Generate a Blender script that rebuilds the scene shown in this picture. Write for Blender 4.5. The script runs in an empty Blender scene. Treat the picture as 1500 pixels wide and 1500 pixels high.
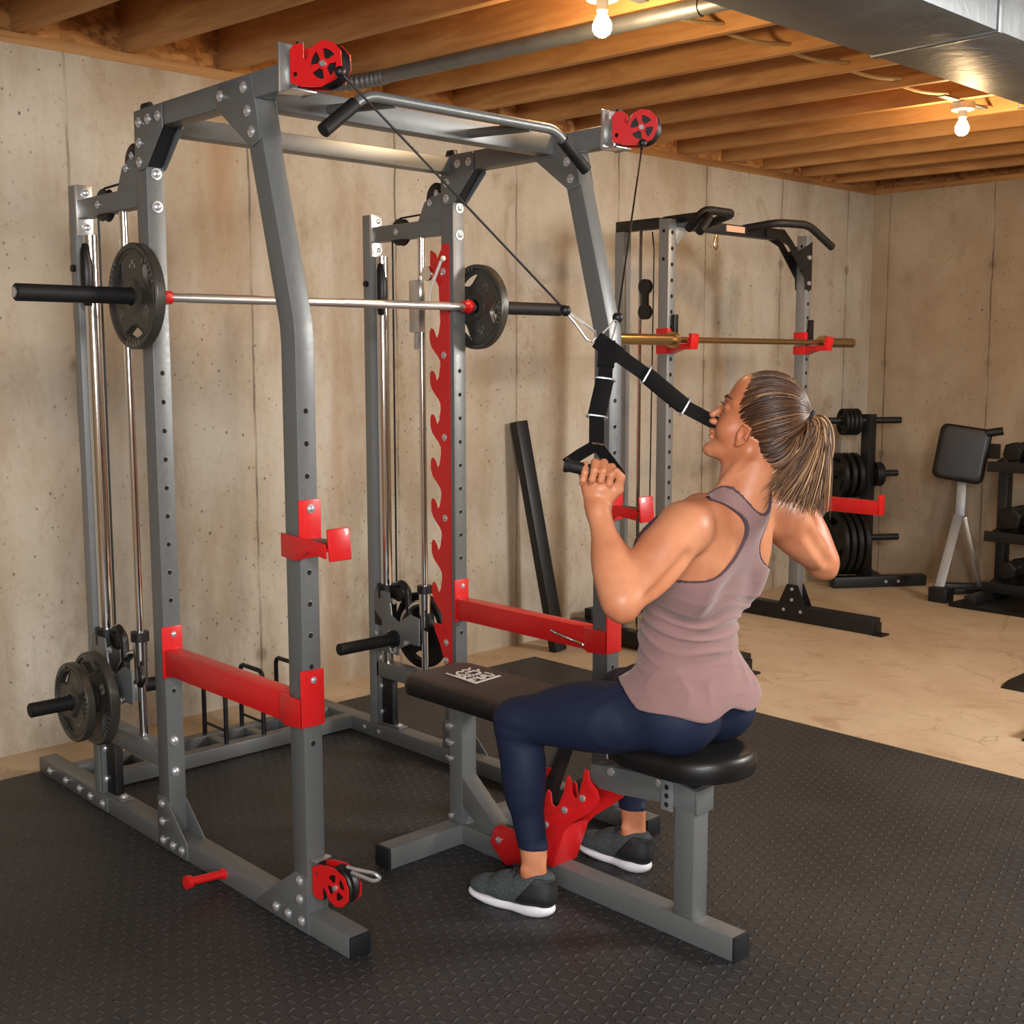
import bpy, bmesh, math, random
import numpy as np
from mathutils import Vector, Matrix
random.seed(7)
PI = math.pi
scn = bpy.context.scene
COL = scn.collection

# ------------------------------------------------------------------ nodes
class NT:
    def __init__(s, name, base=(.5, .5, .5), rough=.5, metal=0., spec=.5, coat=0.):
        s.m = bpy.data.materials.new(name); s.m.use_nodes = True
        s.nt = s.m.node_tree; s.b = s.nt.nodes['Principled BSDF']
        s.b.inputs['Base Color'].default_value = (*base, 1); s.b.inputs['Roughness'].default_value = rough
        s.b.inputs['Metallic'].default_value = metal; s.b.inputs['Specular IOR Level'].default_value = spec
        s.b.inputs['Coat Weight'].default_value = coat
        s.tc = s.nt.nodes.new('ShaderNodeTexCoord')
    def n(s, t, **kw):
        x = s.nt.nodes.new(t)
        for k, v in kw.items():
            if k in ('operation', 'blend_type', 'data_type', 'feature', 'noise_dimensions', 'distance', 'interpolation_type', 'wave_type', 'bands_direction', 'use_clamp'):
                setattr(x, k, v)
            else:
                s.set(x.inputs[k.replace('_', ' ')] if isinstance(k, str) else x.inputs[k], v)
        return x
    def set(s, inp, v):
        if hasattr(v, 'is_output') or isinstance(v, bpy.types.NodeSocket): s.nt.links.new(v, inp)
        else: inp.default_value = v
    def math(s, op, a, b=0., c=None):
        x = s.nt.nodes.new('ShaderNodeMath'); x.operation = op
        s.set(x.inputs[0], a); s.set(x.inputs[1], b)
        if c is not None: s.set(x.inputs[2], c)
        return x.outputs[0]
    def mapping(s, scale=(1, 1, 1), rot=(0, 0, 0), co='Object', vec=None):
        x = s.nt.nodes.new('ShaderNodeMapping')
        s.nt.links.new(vec or s.tc.outputs[co], x.inputs[0])
        x.inputs['Scale'].default_value = scale; x.inputs['Rotation'].default_value = rot
        return x.outputs[0]
    def noise(s, scale, detail=4, rough=.55, vec=None, dist=0.):
        x = s.nt.nodes.new('ShaderNodeTexNoise')
        s.nt.links.new(vec or s.tc.outputs['Object'], x.inputs['Vector'])
        x.inputs['Scale'].default_value = scale; x.inputs['Detail'].default_value = detail
        x.inputs['Roughness'].default_value = rough; x.inputs['Distortion'].default_value = dist
        return x.outputs[0]
    def vor(s, scale, vec=None, rnd=1., feat='F1'):
        x = s.nt.nodes.new('ShaderNodeTexVoronoi'); x.feature = feat
        s.nt.links.new(vec or s.tc.outputs['Object'], x.inputs['Vector'])
        x.inputs['Scale'].default_value = scale; x.inputs['Randomness'].default_value = rnd
        return x
    def ramp(s, fac, stops):
        x = s.nt.nodes.new('ShaderNodeValToRGB'); s.set(x.inputs[0], fac)
        e = x.color_ramp.elements
        while len(e) < len(stops): e.new(.5)
        for q, (p, c) in zip(e, stops):
            q.position = p; q.color = (*c, 1) if len(c) == 3 else c
        return x.outputs[0]
    def mix(s, fac, a, b, mode='MIX'):
        x = s.nt.nodes.new('ShaderNodeMix'); x.data_type = 'RGBA'; x.blend_type = mode
        s.set(x.inputs[0], fac); s.set(x.inputs[6], a if not isinstance(a, tuple) or len(a) == 4 else (*a, 1))
        s.set(x.inputs[7], b if not isinstance(b, tuple) or len(b) == 4 else (*b, 1))
        return x.outputs[2]
    def smooth(s, v, a, b):
        x = s.nt.nodes.new('ShaderNodeMapRange'); x.interpolation_type = 'SMOOTHSTEP'
        s.set(x.inputs[0], v); x.inputs[1].default_value = a; x.inputs[2].default_value = b
        return x.outputs[0]
    def sep(s, vec):
        x = s.nt.nodes.new('ShaderNodeSeparateXYZ'); s.nt.links.new(vec, x.inputs[0]); return x.outputs
    def col(s, v): s.set(s.b.inputs['Base Color'], v)
    def rgh(s, v): s.set(s.b.inputs['Roughness'], v)
    def bump(s, h, strength=.3, dist=.01):
        x = s.nt.nodes.new('ShaderNodeBump'); s.set(x.inputs['Height'], h)
        x.inputs['Strength'].default_value = strength; x.inputs['Distance'].default_value = dist
        s.nt.links.new(x.outputs[0], s.b.inputs['Normal'])

def lin(r, g, b):
    f = lambda c: (c/255/12.92) if c/255 <= .04045 else ((c/255+.055)/1.055)**2.4
    return (f(r), f(g), f(b))
M = {}
def simple(key, base, rough=.5, metal=0., spec=.5, coat=0., grain=0., gs=60):
    t = NT(key, base, rough, metal, spec, coat)
    if grain:
        n = t.noise(gs, 5)
        t.col(t.mix(n, tuple(c*(1-grain) for c in base), tuple(min(1, c*(1+grain)) for c in base)))
        t.rgh(t.math('MULTIPLY_ADD', n, .25, rough-.12))
        t.bump(n, .08, .002)
    M[key] = t.m
    return t

simple('steel_grey', lin(112, 115, 115), .40, .35, .5, 0, .10, 90)
simple('steel_light', lin(136, 139, 140), .42, .35, .5, 0, .10, 90)
simple('steel_black', lin(26, 27, 28), .45, .1, .5, 0, .25, 60)
simple('cap_black', lin(24, 27, 30), .5, 0)
simple('hole_black', (.004, .004, .004), .9)
simple('red_paint', lin(206, 26, 28), .38, 0, .5, .15, .06, 80)
simple('chrome', (.82, .82, .82), .10, 1.)
simple('brushed', (.66, .66, .65), .30, .85)
simple('zinc_bolt', (.72, .73, .75), .28, .75)
simple('brass_bar', lin(178, 150, 105), .28, .9)
simple('black_plastic', lin(18, 18, 19), .45, 0, .5, 0, .2, 120)
simple('grip_rubber', lin(20, 20, 21), .6, 0, .4, 0, .2, 300)
simple('plate_iron', lin(74, 72, 67), .36, .5, .5, .1, .15, 40)
simple('plate_letter', lin(118, 115, 107), .45, .4)
simple('plate_dark', lin(22, 21, 20), .5, .2, .4, 0, .2, 60)
simple('webbing', lin(14, 14, 14), .85, 0, .2)
simple('cable', lin(12, 12, 12), .5, .1)
simple('sole_white', lin(226, 226, 230), .55)
simple('lace_black', lin(14, 14, 15), .8)
simple('logo_white', lin(214, 205, 198), .6)
simple('porcelain', lin(225, 220, 210), .35)
simple('wire', lin(196, 168, 120), .6)
simple('copper_lab', lin(214, 168, 140), .5)
simple('tie_black', lin(16, 14, 13), .8)

# vinyl upholstery
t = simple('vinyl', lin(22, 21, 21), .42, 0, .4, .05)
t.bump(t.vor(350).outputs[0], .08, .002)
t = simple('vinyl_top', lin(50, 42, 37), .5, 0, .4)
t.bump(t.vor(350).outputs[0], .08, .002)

# galvanised sheet
t = NT('galvanised', (.55, .56, .57), .5, .6); v = t.vor(22); n = t.noise(3.5, 6, .65, dist=.6)
t.col(t.mix(n, lin(92, 96, 99), lin(140, 146, 150))); t.rgh(t.math('MULTIPLY_ADD', n, .35, .33))
t.bump(t.noise(9, 5, .6, dist=1.2), .25, .01); M['galvanised'] = t.m

# bulbs
t = NT('bulb_glass', (1, .9, .7)); t.b.inputs['Emission Color'].default_value = (1, .74, .40, 1)
t.b.inputs['Emission Strength'].default_value = 60; M['bulb'] = t.m

def concrete(key, period_axis, period, phase, tint_a, tint_b, seam=1., stain=True):
    t = NT(key, rough=.85, spec=.25)
    P = t.tc.outputs['Object']; xyz = t.sep(P)
    ax = xyz[period_axis]
    big = t.noise(.9, 4, .6, dist=.4)
    mid = t.noise(4.5, 5, .65, vec=t.mapping((1, 1, .35)))
    fine = t.noise(38, 4, .7)
    c = t.mix(t.smooth(big, .35, .68), tint_a, tint_b)
    c = t.mix(t.math('MULTIPLY', t.smooth(mid, .42, .70), .60), c, lin(160, 138, 112))
    blot = t.noise(2.6, 5, .68, vec=t.mapping((1, 1, .6)), dist=.8)
    c = t.mix(t.math('MULTIPLY', t.smooth(blot, .55, .72), .5), c, lin(134, 108, 80))
    c = t.mix(t.math('MULTIPLY', t.smooth(fine, .5, .75), .22), c, lin(120, 104, 84))
    h = t.math('MULTIPLY', fine, .25)
    if stain:   # rust-coloured vertical streaks
        st = t.noise(1.7, 4, .5, vec=t.mapping((1.3, 1.3, .10)))
        c = t.mix(t.math('MULTIPLY', t.smooth(st, .57, .70), .55), c, lin(156, 114, 66))
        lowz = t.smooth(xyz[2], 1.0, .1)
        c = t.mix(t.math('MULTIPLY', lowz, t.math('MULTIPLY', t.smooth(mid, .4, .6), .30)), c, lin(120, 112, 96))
    # bug holes and flecks
    for sc, r, amt in ((15, .12, .8), (31, .16, .7)):
        w = t.noise(sc*.9, 2, .5); vv = t.vor(sc, vec=t.mapping((1, 1, .8), vec=P)).outputs[0]
        d = t.math('MULTIPLY_ADD', w, .16, t.math('MULTIPLY', vv, 1.))
        k = t.math('SUBTRACT', 1., t.smooth(d, r*.9, r*1.5))
        gate = t.smooth(t.noise(1.6, 3), .40, .55)
        k = t.math('MULTIPLY', t.math('MULTIPLY', k, gate), amt)
        c = t.mix(k, c, lin(70, 58, 46)); h = t.math('SUBTRACT', h, t.math('MULTIPLY', k, .8))
    # form-panel seams
    w = t.math('MULTIPLY', t.math('SUBTRACT', t.noise(5, 3, vec=t.mapping((.2, .2, 1))), .5), .02)
    u = t.math('DIVIDE', t.math('ADD', t.math('SUBTRACT', ax, phase), w), period)
    fr = t.math('ABSOLUTE', t.math('SUBTRACT', t.math('FRACT', t.math('ADD', u, .5)), .5))
    dm = t.math('MULTIPLY', fr, period)
    line = t.math('SUBTRACT', 1., t.smooth(dm, .002, .007))
    halo = t.math('SUBTRACT', 1., t.smooth(dm, .0, .07))
    var = t.smooth(t.noise(3, 4, vec=t.mapping((.3, .3, 1))), .3, .65)
    c = t.mix(t.math('MULTIPLY', t.math('MULTIPLY', halo, var), .22), c, lin(128, 104, 76))
    c = t.mix(t.math('MULTIPLY', t.math('MULTIPLY', line, var), .75*seam), c, lin(72, 58, 44))
    # tie marks on the seams every 0.61 m
    zf = t.math('FRACT', t.math('DIVIDE', t.math('ADD', xyz[2], .12), .61))
    dz = t.math('MULTIPLY', t.math('ABSOLUTE', t.math('SUBTRACT', zf, .5)), .61)
    rr = t.math('SQRT', t.math('ADD', t.math('POWER', dm, 2.), t.math('POWER', dz, 2.)))
    tie = t.math('SUBTRACT', 1., t.smooth(t.math('ADD', rr, t.math('MULTIPLY', w, 1.5)), .012, .04))
    c = t.mix(t.math('MULTIPLY', t.math('MULTIPLY', tie, t.smooth(t.noise(1.1, 2), .45, .6)), .5), c, lin(98, 76, 56))
    h = t.math('SUBTRACT', h, line)
    pan = t.nt.nodes.new('ShaderNodeTexWhiteNoise'); pan.noise_dimensions = '1D'
    t.set(pan.inputs['W'], t.math('FLOOR', u))
    c = t.mix(t.math('MULTIPLY', pan.outputs[0], .14), c, lin(176, 160, 138))
    t.col(c); t.bump(t.math('ADD', t.math('MULTIPLY', fine, .25), t.math('MULTIPLY', line, -1.)), .5, .006)
    M[key] = t.m
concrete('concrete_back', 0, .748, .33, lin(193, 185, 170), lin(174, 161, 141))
concrete('concrete_far', 1, .72, 2.02, lin(178, 160, 136), lin(152, 131, 106))

# concrete floor
t = NT('concrete_floor', rough=.55, spec=.4)
a = t.noise(.8, 7, .6, dist=.5); b = t.noise(5, 8, .65, dist=.8); f = t.noise(60, 4)
c = t.mix(t.smooth(a, .35, .65), lin(198, 178, 148), lin(178, 154, 122))
c = t.mix(t.math('MULTIPLY', t.smooth(b, .52, .72), .5), c, lin(150, 118, 84))
c = t.mix(t.math('MULTIPLY', t.smooth(f, .5, .8), .15), c, lin(110, 88, 66))
cr = t.vor(1.1, feat='DISTANCE_TO_EDGE').outputs[0]
crn = t.math('ADD', cr, t.math('MULTIPLY', t.math('SUBTRACT', b, .5), .10))
ck = t.math('MULTIPLY', t.math('SUBTRACT', 1., t.smooth(t.math('ABSOLUTE', crn), .0, .006)), .35)
c = t.mix(ck, c, lin(104, 76, 52))
t.col(c); t.rgh(t.math('MULTIPLY_ADD', b, .3, .38)); t.bump(t.math('ADD', t.math('MULTIPLY', f, .2), b), .12, .01); M['concrete_floor'] = t.m

# rubber mat with raised tread dashes
t = NT('rubber_mat', rough=.5, spec=.45)
xyz = t.sep(t.mapping((1, 1, 1), (0, 0, math.radians(28))))
S = .034
u = t.math('DIVIDE', xyz[0], S); v = t.math('DIVIDE', xyz[1], S)
fu = t.math('SUBTRACT', t.math('FRACT', u), .5); fv = t.math('SUBTRACT', t.math('FRACT', v), .5)
par = t.math('MODULO', t.math('ADD', t.math('FLOOR', u), t.math('FLOOR', v)), 2.)
par = t.math('ABSOLUTE', par)
a_ = t.math('ADD', fu, fv); b_ = t.math('SUBTRACT', fu, fv)
L = t.math('ADD', t.math('MULTIPLY', par, a_), t.math('MULTIPLY', t.math('SUBTRACT', 1., par), b_))
Wd = t.math('ADD', t.math('MULTIPLY', par, b_), t.math('MULTIPLY', t.math('SUBTRACT', 1., par), a_))
e = t.math('ADD', t.math('POWER', t.math('DIVIDE', L, .62), 2.), t.math('POWER', t.math('DIVIDE', Wd, .20), 2.))
ridge = t.math('SUBTRACT', 1., t.smooth(e, .35, 1.))
n1 = t.noise(1.3, 5, .6); n2 = t.noise(130, 3)
c = t.mix(t.smooth(n1, .35, .7), lin(41, 42, 44), lin(54, 53, 52))
c = t.mix(t.math('MULTIPLY', ridge, .55), c, lin(88, 87, 86))
c = t.mix(t.math('MULTIPLY', t.smooth(n2, .62, .78), .35), c, lin(100, 92, 84))
t.col(c); t.rgh(t.math('MULTIPLY_ADD', n1, .35, .36))
t.bump(t.math('ADD', ridge, t.math('MULTIPLY', n2, .10)), 1., .02); M['rubber_mat'] = t.m

# timber
def wood(key, a, b, c3, scale=(2.5, .12, 2.5), rough=.65):
    t = NT(key, rough=rough, spec=.3)
    mp = t.mapping(scale)
    n = t.noise(6, 6, .6, vec=mp, dist=1.4); n2 = t.noise(2.2, 4, .5, vec=t.mapping((1, .5, 1)))
    k = t.vor(1.0, vec=t.mapping((3.2, .9, 3.2))).outputs[0]
    c = t.mix(t.smooth(n, .3, .7), a, b)
    c = t.mix(t.math('MULTIPLY', t.smooth(n2, .45, .7), .45), c, c3)
    c = t.mix(t.math('MULTIPLY', t.math('SUBTRACT', 1., t.smooth(k, .05, .10)), .6), c, lin(92, 52, 24))
    t.col(c); t.bump(n, .15, .004); M[key] = t.m
wood('joist_wood', lin(208, 160, 104), lin(180, 130, 80), lin(148, 102, 60))
wood('sill_wood', lin(186, 142, 92), lin(156, 110, 64), lin(120, 84, 50), (.12, 2.5, 2.5))
t = NT('osb', rough=.75, spec=.25)
v = t.vor(26, vec=t.mapping((1, 1, 2.2)))
n = t.noise(9, 4, dist=1.)
c = t.mix(t.math('FRACT', t.math('MULTIPLY', t.sep(v.outputs['Color'])[0], 3.)), lin(206, 152, 92), lin(160, 108, 62))
c = t.mix(t.smooth(n, .55, .7), c, lin(122, 74, 40)); t.col(c); t.bump(v.outputs[0], .3, .004); M['osb'] = t.m

# skin, cloth, hair
t = NT('skin', lin(214, 152, 118), .5, 0, .45)
n = t.noise(7, 4, .55); n2 = t.noise(220, 3)
t.col(t.mix(t.smooth(n, .3, .7), lin(208, 141, 103), lin(184, 112, 76)))
t.b.inputs['Subsurface Weight'].default_value = .06; t.b.inputs['Subsurface Radius'].default_value = (.008, .003, .002)
t.rgh(t.math('MULTIPLY_ADD', t.noise(14, 3), .22, .33)); t.bump(n2, .05, .001); M['skin'] = t.m
simple('lip', lin(190, 106, 94), .4); simple('eye_white', lin(225, 220, 214), .2); simple('brow_hair', lin(62, 42, 30), .7)
t = NT('tank_cloth', lin(158, 126, 124), .82, 0, .25); n = t.noise(500, 2)
t.b.inputs['Sheen Weight'].default_value = .25; t.b.inputs['Sheen Roughness'].default_value = .5
t.col(t.mix(t.noise(6, 4), lin(152, 119, 115), lin(134, 103, 100))); t.bump(n, .15, .001); M['tank_cloth'] = t.m
simple('tank_trim', lin(84, 66, 74), .8)
t = NT('legging_cloth', lin(34, 42, 68), .66, 0, .3)
t.col(t.mix(t.noise(5, 3), lin(27, 36, 63), lin(22, 29, 52))); t.bump(t.noise(700, 2), .1, .001); M['legging_cloth'] = t.m
simple('seam_thread', lin(70, 80, 108), .7)
t = NT('hair_brown', rough=.42, spec=.5)
ob = t.n('ShaderNodeAttribute'); ob.attribute_name = 'tone'
t.col(t.ramp(ob.outputs['Fac'], [(0., lin(32, 19, 12)), (.45, lin(82, 52, 32)), (.8, lin(146, 104, 66)), (1., lin(204, 164, 116))]))
M['hair'] = t.m
simple('hair_under', lin(50, 33, 23), .6)
t = NT('shoe_knit', lin(78, 84, 86), .85, 0, .2); v = t.vor(330, vec=t.mapping((1, 1, 2.5)))
t.col(t.mix(t.smooth(v.outputs[0], .1, .6), lin(108, 116, 116), lin(58, 64, 66))); t.bump(v.outputs[0], .4, .002); M['shoe_knit'] = t.m
simple('shoe_black', lin(26, 27, 28), .6, grain=.2, gs=200)

# ------------------------------------------------------------------ mesh builder
class MB:
    def __init__(s): s.v = []; s.f = []; s.mi = []; s.cur = 0
    def add(s, vs, fs):
        o = len(s.v); s.v += [tuple(p) for p in vs]; s.f += [tuple(i+o for i in f) for f in fs]; s.mi += [s.cur]*len(fs); return s
    def mat(s, i): s.cur = i; return s
    def box(s, x0, x1, y0, y1, z0, z1):
        v = [(x, y, z) for x in (x0, x1) for y in (y0, y1) for z in (z0, z1)]
        return s.add(v, [(0, 1, 3, 2), (4, 6, 7, 5), (0, 4, 5, 1), (2, 3, 7, 6), (0, 2, 6, 4), (1, 5, 7, 3)])
    def obox(s, c, ax, ay, az, hx, hy, hz):
        c = Vector(c); ax, ay, az = [Vector(a).normalized() for a in (ax, ay, az)]
        v = [c+ax*i*hx+ay*j*hy+az*k*hz for i in (-1, 1) for j in (-1, 1) for k in (-1, 1)]
        return s.add(v, [(0, 1, 3, 2), (4, 6, 7, 5), (0, 4, 5, 1), (2, 3, 7, 6), (0, 2, 6, 4), (1, 5, 7, 3)])
    def beam(s, a, b, w, h, up=(0, 0, 1)):
        a, b = Vector(a), Vector(b); d = (b-a).normalized(); sd = d.cross(Vector(up)).normalized(); u = sd.cross(d)
        return s.obox((a+b)/2, d, sd, u, (b-a).length/2, w/2, h/2)
    def prism(s, poly, axis, v0, v1):
        n = len(poly); i = 'xyz'.index(axis); vs = []
        for v in (v0, v1):
            for p in poly:
                q = list(p); q.insert(i, v); vs.append(q)
        a2 = sum(poly[k][0]*poly[(k+1) % n][1]-poly[(k+1) % n][0]*poly[k][1] for k in range(n))
        fs = [tuple(range(n)), tuple(reversed(range(n, 2*n)))]+[(k, k+n, (k+1) % n+n, (k+1) % n) for k in range(n)]
        return s.add(vs, fs)
    def tube(s, pts, r, seg=10, caps=True, closed=False):
        pts = [Vector(p) for p in pts]; n = len(pts); rs = r if isinstance(r, (list, tuple)) else [r]*n
        rings = []; prev = None
        for i, p in enumerate(pts):
            if closed: d = (pts[(i+1) % n]-pts[i-1])
            elif i == 0: d = pts[1]-p
            elif i == n-1: d = p-pts[i-1]
            else: d = (pts[i+1]-p).normalized()+(p-pts[i-1]).normalized()
            d.normalize()
            if prev is None: prev = d.orthogonal().normalized()
            prev = (prev-d*prev.dot(d)).normalized(); q = d.cross(prev)
            rings.append([p+(prev*math.cos(2*PI*k/seg)+q*math.sin(2*PI*k/seg))*rs[i] for k in range(seg)])
        vs = [v for rg in rings for v in rg]; fs = []
        for i in range(n-1+(1 if closed else 0)):
            j = (i+1) % n
            for k in range(seg): fs.append((i*seg+k, i*seg+(k+1) % seg, j*seg+(k+1) % seg, j*seg+k))
        if caps and not closed: fs += [tuple(reversed(range(seg))), tuple(range((n-1)*seg, n*seg))]
        return s.add(vs, fs)
    def cyl(s, a, b, r, seg=24): return s.tube([a, b], r, seg)
    def lathe(s, prof, o, axis, seg=40):
        """prof: [(dist along axis, radius)], closed at the ends when radius is 0"""
        o = Vector(o); d = Vector(axis).normalized(); p = d.orthogonal().normalized(); q = d.cross(p)
        vs = []; fs = []; n = len(prof)
        for h, r in prof:
            for k in range(seg): vs.append(o+d*h+(p*math.cos(2*PI*k/seg)+q*math.sin(2*PI*k/seg))*max(r, 1e-5))
        for i in range(n-1):
            for k in range(seg): fs.append((i*seg+k, i*seg+(k+1) % seg, (i+1)*seg+(k+1) % seg, (i+1)*seg+k))
        return s.add(vs, fs)
    def sphere(s, c, r, seg=16, sc=(1, 1, 1)):
        vs = []; fs = []; m = seg//2
        for i in range(m+1):
            th = PI*i/m
            for k in range(seg):
                ph = 2*PI*k/seg
                vs.append((c[0]+r*sc[0]*math.sin(th)*math.cos(ph), c[1]+r*sc[1]*math.sin(th)*math.sin(ph), c[2]+r*sc[2]*math.cos(th)))
        for i in range(m):
            for k in range(seg): fs.append((i*seg+k, (i+1)*seg+k, (i+1)*seg+(k+1) % seg, i*seg+(k+1) % seg))
        return s.add(vs, fs)
    def build(s, name, mats, parent=None, bevel=0., smooth=35, seg=2):
        me = bpy.data.meshes.new(name); me.from_pydata(s.v, [], s.f); me.update()
        if not isinstance(mats, (list, tuple)): mats = [mats]
        for m in mats: me.materials.append(M[m])
        me.polygons.foreach_set('material_index', s.mi)
        bm = bmesh.new(); bm.from_mesh(me); bmesh.ops.remove_doubles(bm, verts=bm.verts, dist=1e-5)
        bmesh.ops.recalc_face_normals(bm, faces=bm.faces)
        if bevel:
            es = [e for e in bm.edges if len(e.link_faces) == 2 and e.calc_face_angle(0) > .6]
            bmesh.ops.bevel(bm, geom=es, offset=bevel, segments=seg, affect='EDGES', profile=.5, clamp_overlap=True)
        bm.to_mesh(me); bm.free()
        me.polygons.foreach_set('use_smooth', [True]*len(me.polygons)); me.set_sharp_from_angle(angle=math.radians(smooth))
        o = bpy.data.objects.new(name, me); COL.objects.link(o)
        if parent:
            o.parent = parent; o.matrix_parent_inverse = parent.matrix_world.inverted()
        return o

def fill2d(loops, t):
    """flat plate with holes from closed loops [(u, v)], thickness t: verts, faces with plate normal along x"""
    cu = bpy.data.curves.new('tmp', 'CURVE'); cu.dimensions = '2D'; cu.fill_mode = 'BOTH'; cu.extrude = t/2
    for lp in loops:
        sp = cu.splines.new('POLY'); sp.points.add(len(lp)-1); sp.use_cyclic_u = True
        for p, (u, v) in zip(sp.points, lp): p.co = (u, v, 0, 1)
    ob = bpy.data.objects.new('tmp', cu); COL.objects.link(ob); bpy.context.view_layer.update()
    me = bpy.data.meshes.new_from_object(ob.evaluated_get(bpy.context.evaluated_depsgraph_get()))
    vs = [(v.co.z, v.co.x, v.co.y) for v in me.vertices]; fs = [tuple(p.vertices) for p in me.polygons]
    bpy.data.objects.remove(ob); bpy.data.curves.remove(cu); bpy.data.meshes.remove(me)
    return vs, fs
def circ(cx, cy, r, n=40): return [(cx+r*math.cos(2*PI*k/n), cy+r*math.sin(2*PI*k/n)) for k in range(n)]

def tag(o, label=None, cat=None, group=None, kind=None):
    if label: o['label'] = label
    if cat: o['category'] = cat
    if group: o['group'] = group
    if kind: o['kind'] = kind
    return o
def thing(name, loc, label, cat, group=None):
    o = bpy.data.objects.new(name, None); COL.objects.link(o); o.location = loc; o.empty_display_size = .1
    o.matrix_world = Matrix.Translation(loc)
    return tag(o, label, cat, group)
def struct(name, mb, mat, **k):
    return tag(mb.build(name, mat, **k), kind='structure')
def copy_mesh(o, parent=None, loc=None, mat4=None):
    c = o.copy(); COL.objects.link(c)
    if parent: c.parent = parent; c.matrix_parent_inverse = Matrix.Identity(4)
    if mat4 is not None: c.matrix_basis = mat4
    return c
def copy_tree(root, mw, label=None, group=None):
    """copy a thing with all parts, placed so that world = mw @ old world"""
    r = root.copy(); COL.objects.link(r)
    if label: r['label'] = label
    if group: r['group'] = group
    r.matrix_world = mw @ root.matrix_world
    def rec(src, dst):
        for ch in list(src.children):
            c = ch.copy(); COL.objects.link(c); c.parent = dst
            c.matrix_parent_inverse = ch.matrix_parent_inverse.copy(); c.matrix_basis = ch.matrix_basis.copy()
            rec(ch, c)
    rec(root, r)
    return r
# ================================================================== ROOM
XW0, XW1, YW0, YW1 = -3.4, 5.88, -5.2, 2.14
ZF, ZJ, ZS = -.015, 2.565, 2.80
struct('floor', MB().box(XW0-.2, XW1+.2, YW0-.2, YW1+.2, ZF-.2, ZF), 'concrete_floor')
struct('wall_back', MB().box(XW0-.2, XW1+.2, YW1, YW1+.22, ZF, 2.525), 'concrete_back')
struct('wall_right', MB().box(XW1, XW1+.22, YW0-.2, YW1, ZF, 2.525), 'concrete_far')
struct('wall_front', MB().box(XW0-.2, XW1+.2, YW0-.22, YW0, ZF, 2.8), 'concrete_back')
# left wall; unseen window opening behind the camera, put in for cool side light
wl = MB(); wy0, wy1, wz0, wz1 = -4.6, -2.6, 1.25, 2.35
wl.box(XW0-.22, XW0, YW0, wy0, ZF, 2.8).box(XW0-.22, XW0, wy1, YW1, ZF, 2.8)
wl.box(XW0-.22, XW0, wy0, wy1, ZF, wz0).box(XW0-.22, XW0, wy0, wy1, wz1, 2.8)
struct('wall_left', wl, 'concrete_far')
wf = MB()
for (a, b, c, d) in ((wy0, wy1, wz0, wz0+.05), (wy0, wy1, wz1-.05, wz1), (wy0, wy0+.05, wz0, wz1), (wy1-.05, wy1, wz0, wz1), ((wy0+wy1)/2-.025, (wy0+wy1)/2+.025, wz0, wz1)):
    wf.box(XW0-.15, XW0-.10, a, b, c, d)
struct('unseen_window_1', wf, 'porcelain')
struct('ceiling', MB().box(XW0-.2, XW1+.2, YW0-.2, YW1+.2, ZS, ZS+.05), 'osb')
# sill plates, rim boards
struct('trim_1', MB().box(XW0-.2, XW1+.2, YW1+.0, YW1+.2, 2.525, ZJ), 'sill_wood', bevel=.004)
struct('trim_2', MB().box(XW0-.2, XW1+.2, YW1+.035, YW1+.075, ZJ, ZS), 'osb')
struct('trim_3', MB().box(XW1+.02, XW1+.2, YW0, YW1+.16, 2.525, ZJ), 'joist_wood', bevel=.004)
struct('trim_4', MB().box(XW1+.16, XW1+.2, YW0, YW1+.16, ZJ, ZS), 'osb')
# floor joists (slightly out of square with the wall, as framed)
JS = .112; tn = 5
def jx(k, y): return .16+.409*k-JS*(y-YW1)
for k in range(-10, 14):
    x0 = jx(k, YW1+.034); y1 = YW0
    jb = MB(); a = Vector((x0+.019, YW1+.034, (ZJ+ZS)/2)); b = Vector((jx(k, y1)+.019, y1, (ZJ+ZS)/2))
    if x0 > XW1-.05: continue
    if a.x < XW0:
        ya = YW1-(XW0-.16-.409*k)/JS; a = Vector((XW0, ya, a.z))
    if b.x > XW1:
        yb = YW1-(XW1-.16-.409*k)/JS; b = Vector((XW1, yb, b.z))
    if a.y <= b.y+.3: continue
    jb.beam(a, b, .038, ZS-ZJ)
    struct('trim_%d' % tn, jb, 'joist_wood', bevel=.003); tn += 1
# solid blocking in two bays
for k, y in ():
    x = jx(k, y); struct('trim_%d' % tn, MB().box(x+.045, x+.40, y, y+.038, ZJ+.005, ZS-.002), 'osb'); tn += 1

# galvanised trunk duct
d = thing('air_duct', (1.5, -.3, 2.56), 'large galvanised sheet-metal air duct hung under the joists', 'duct')
D0, D1, DZ = -.505, -.09, 2.40
MB().box(XW0+.02, XW1-.02, D0, D1, DZ, ZJ-.003).build('duct_shell', 'galvanised', d, bevel=.003)
for x in (-1.9, -.4, 1.1, 2.05, 3.55, 5.05):
    MB().box(x, x+.03, D0-.006, D1+.006, DZ-.006, ZJ-.004).build('joint_band', 'galvanised', d, bevel=.002)
for x in (.4, 3.15):
    mb = MB().tube([(x, D1+.012, ZJ-.002), (x, D1+.012, DZ-.012), (x, D0-.012, DZ-.012), (x, D0-.012, ZJ-.002)], .004, 8)
    mb.build('hanger_rod', 'zinc_bolt', d)
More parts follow.
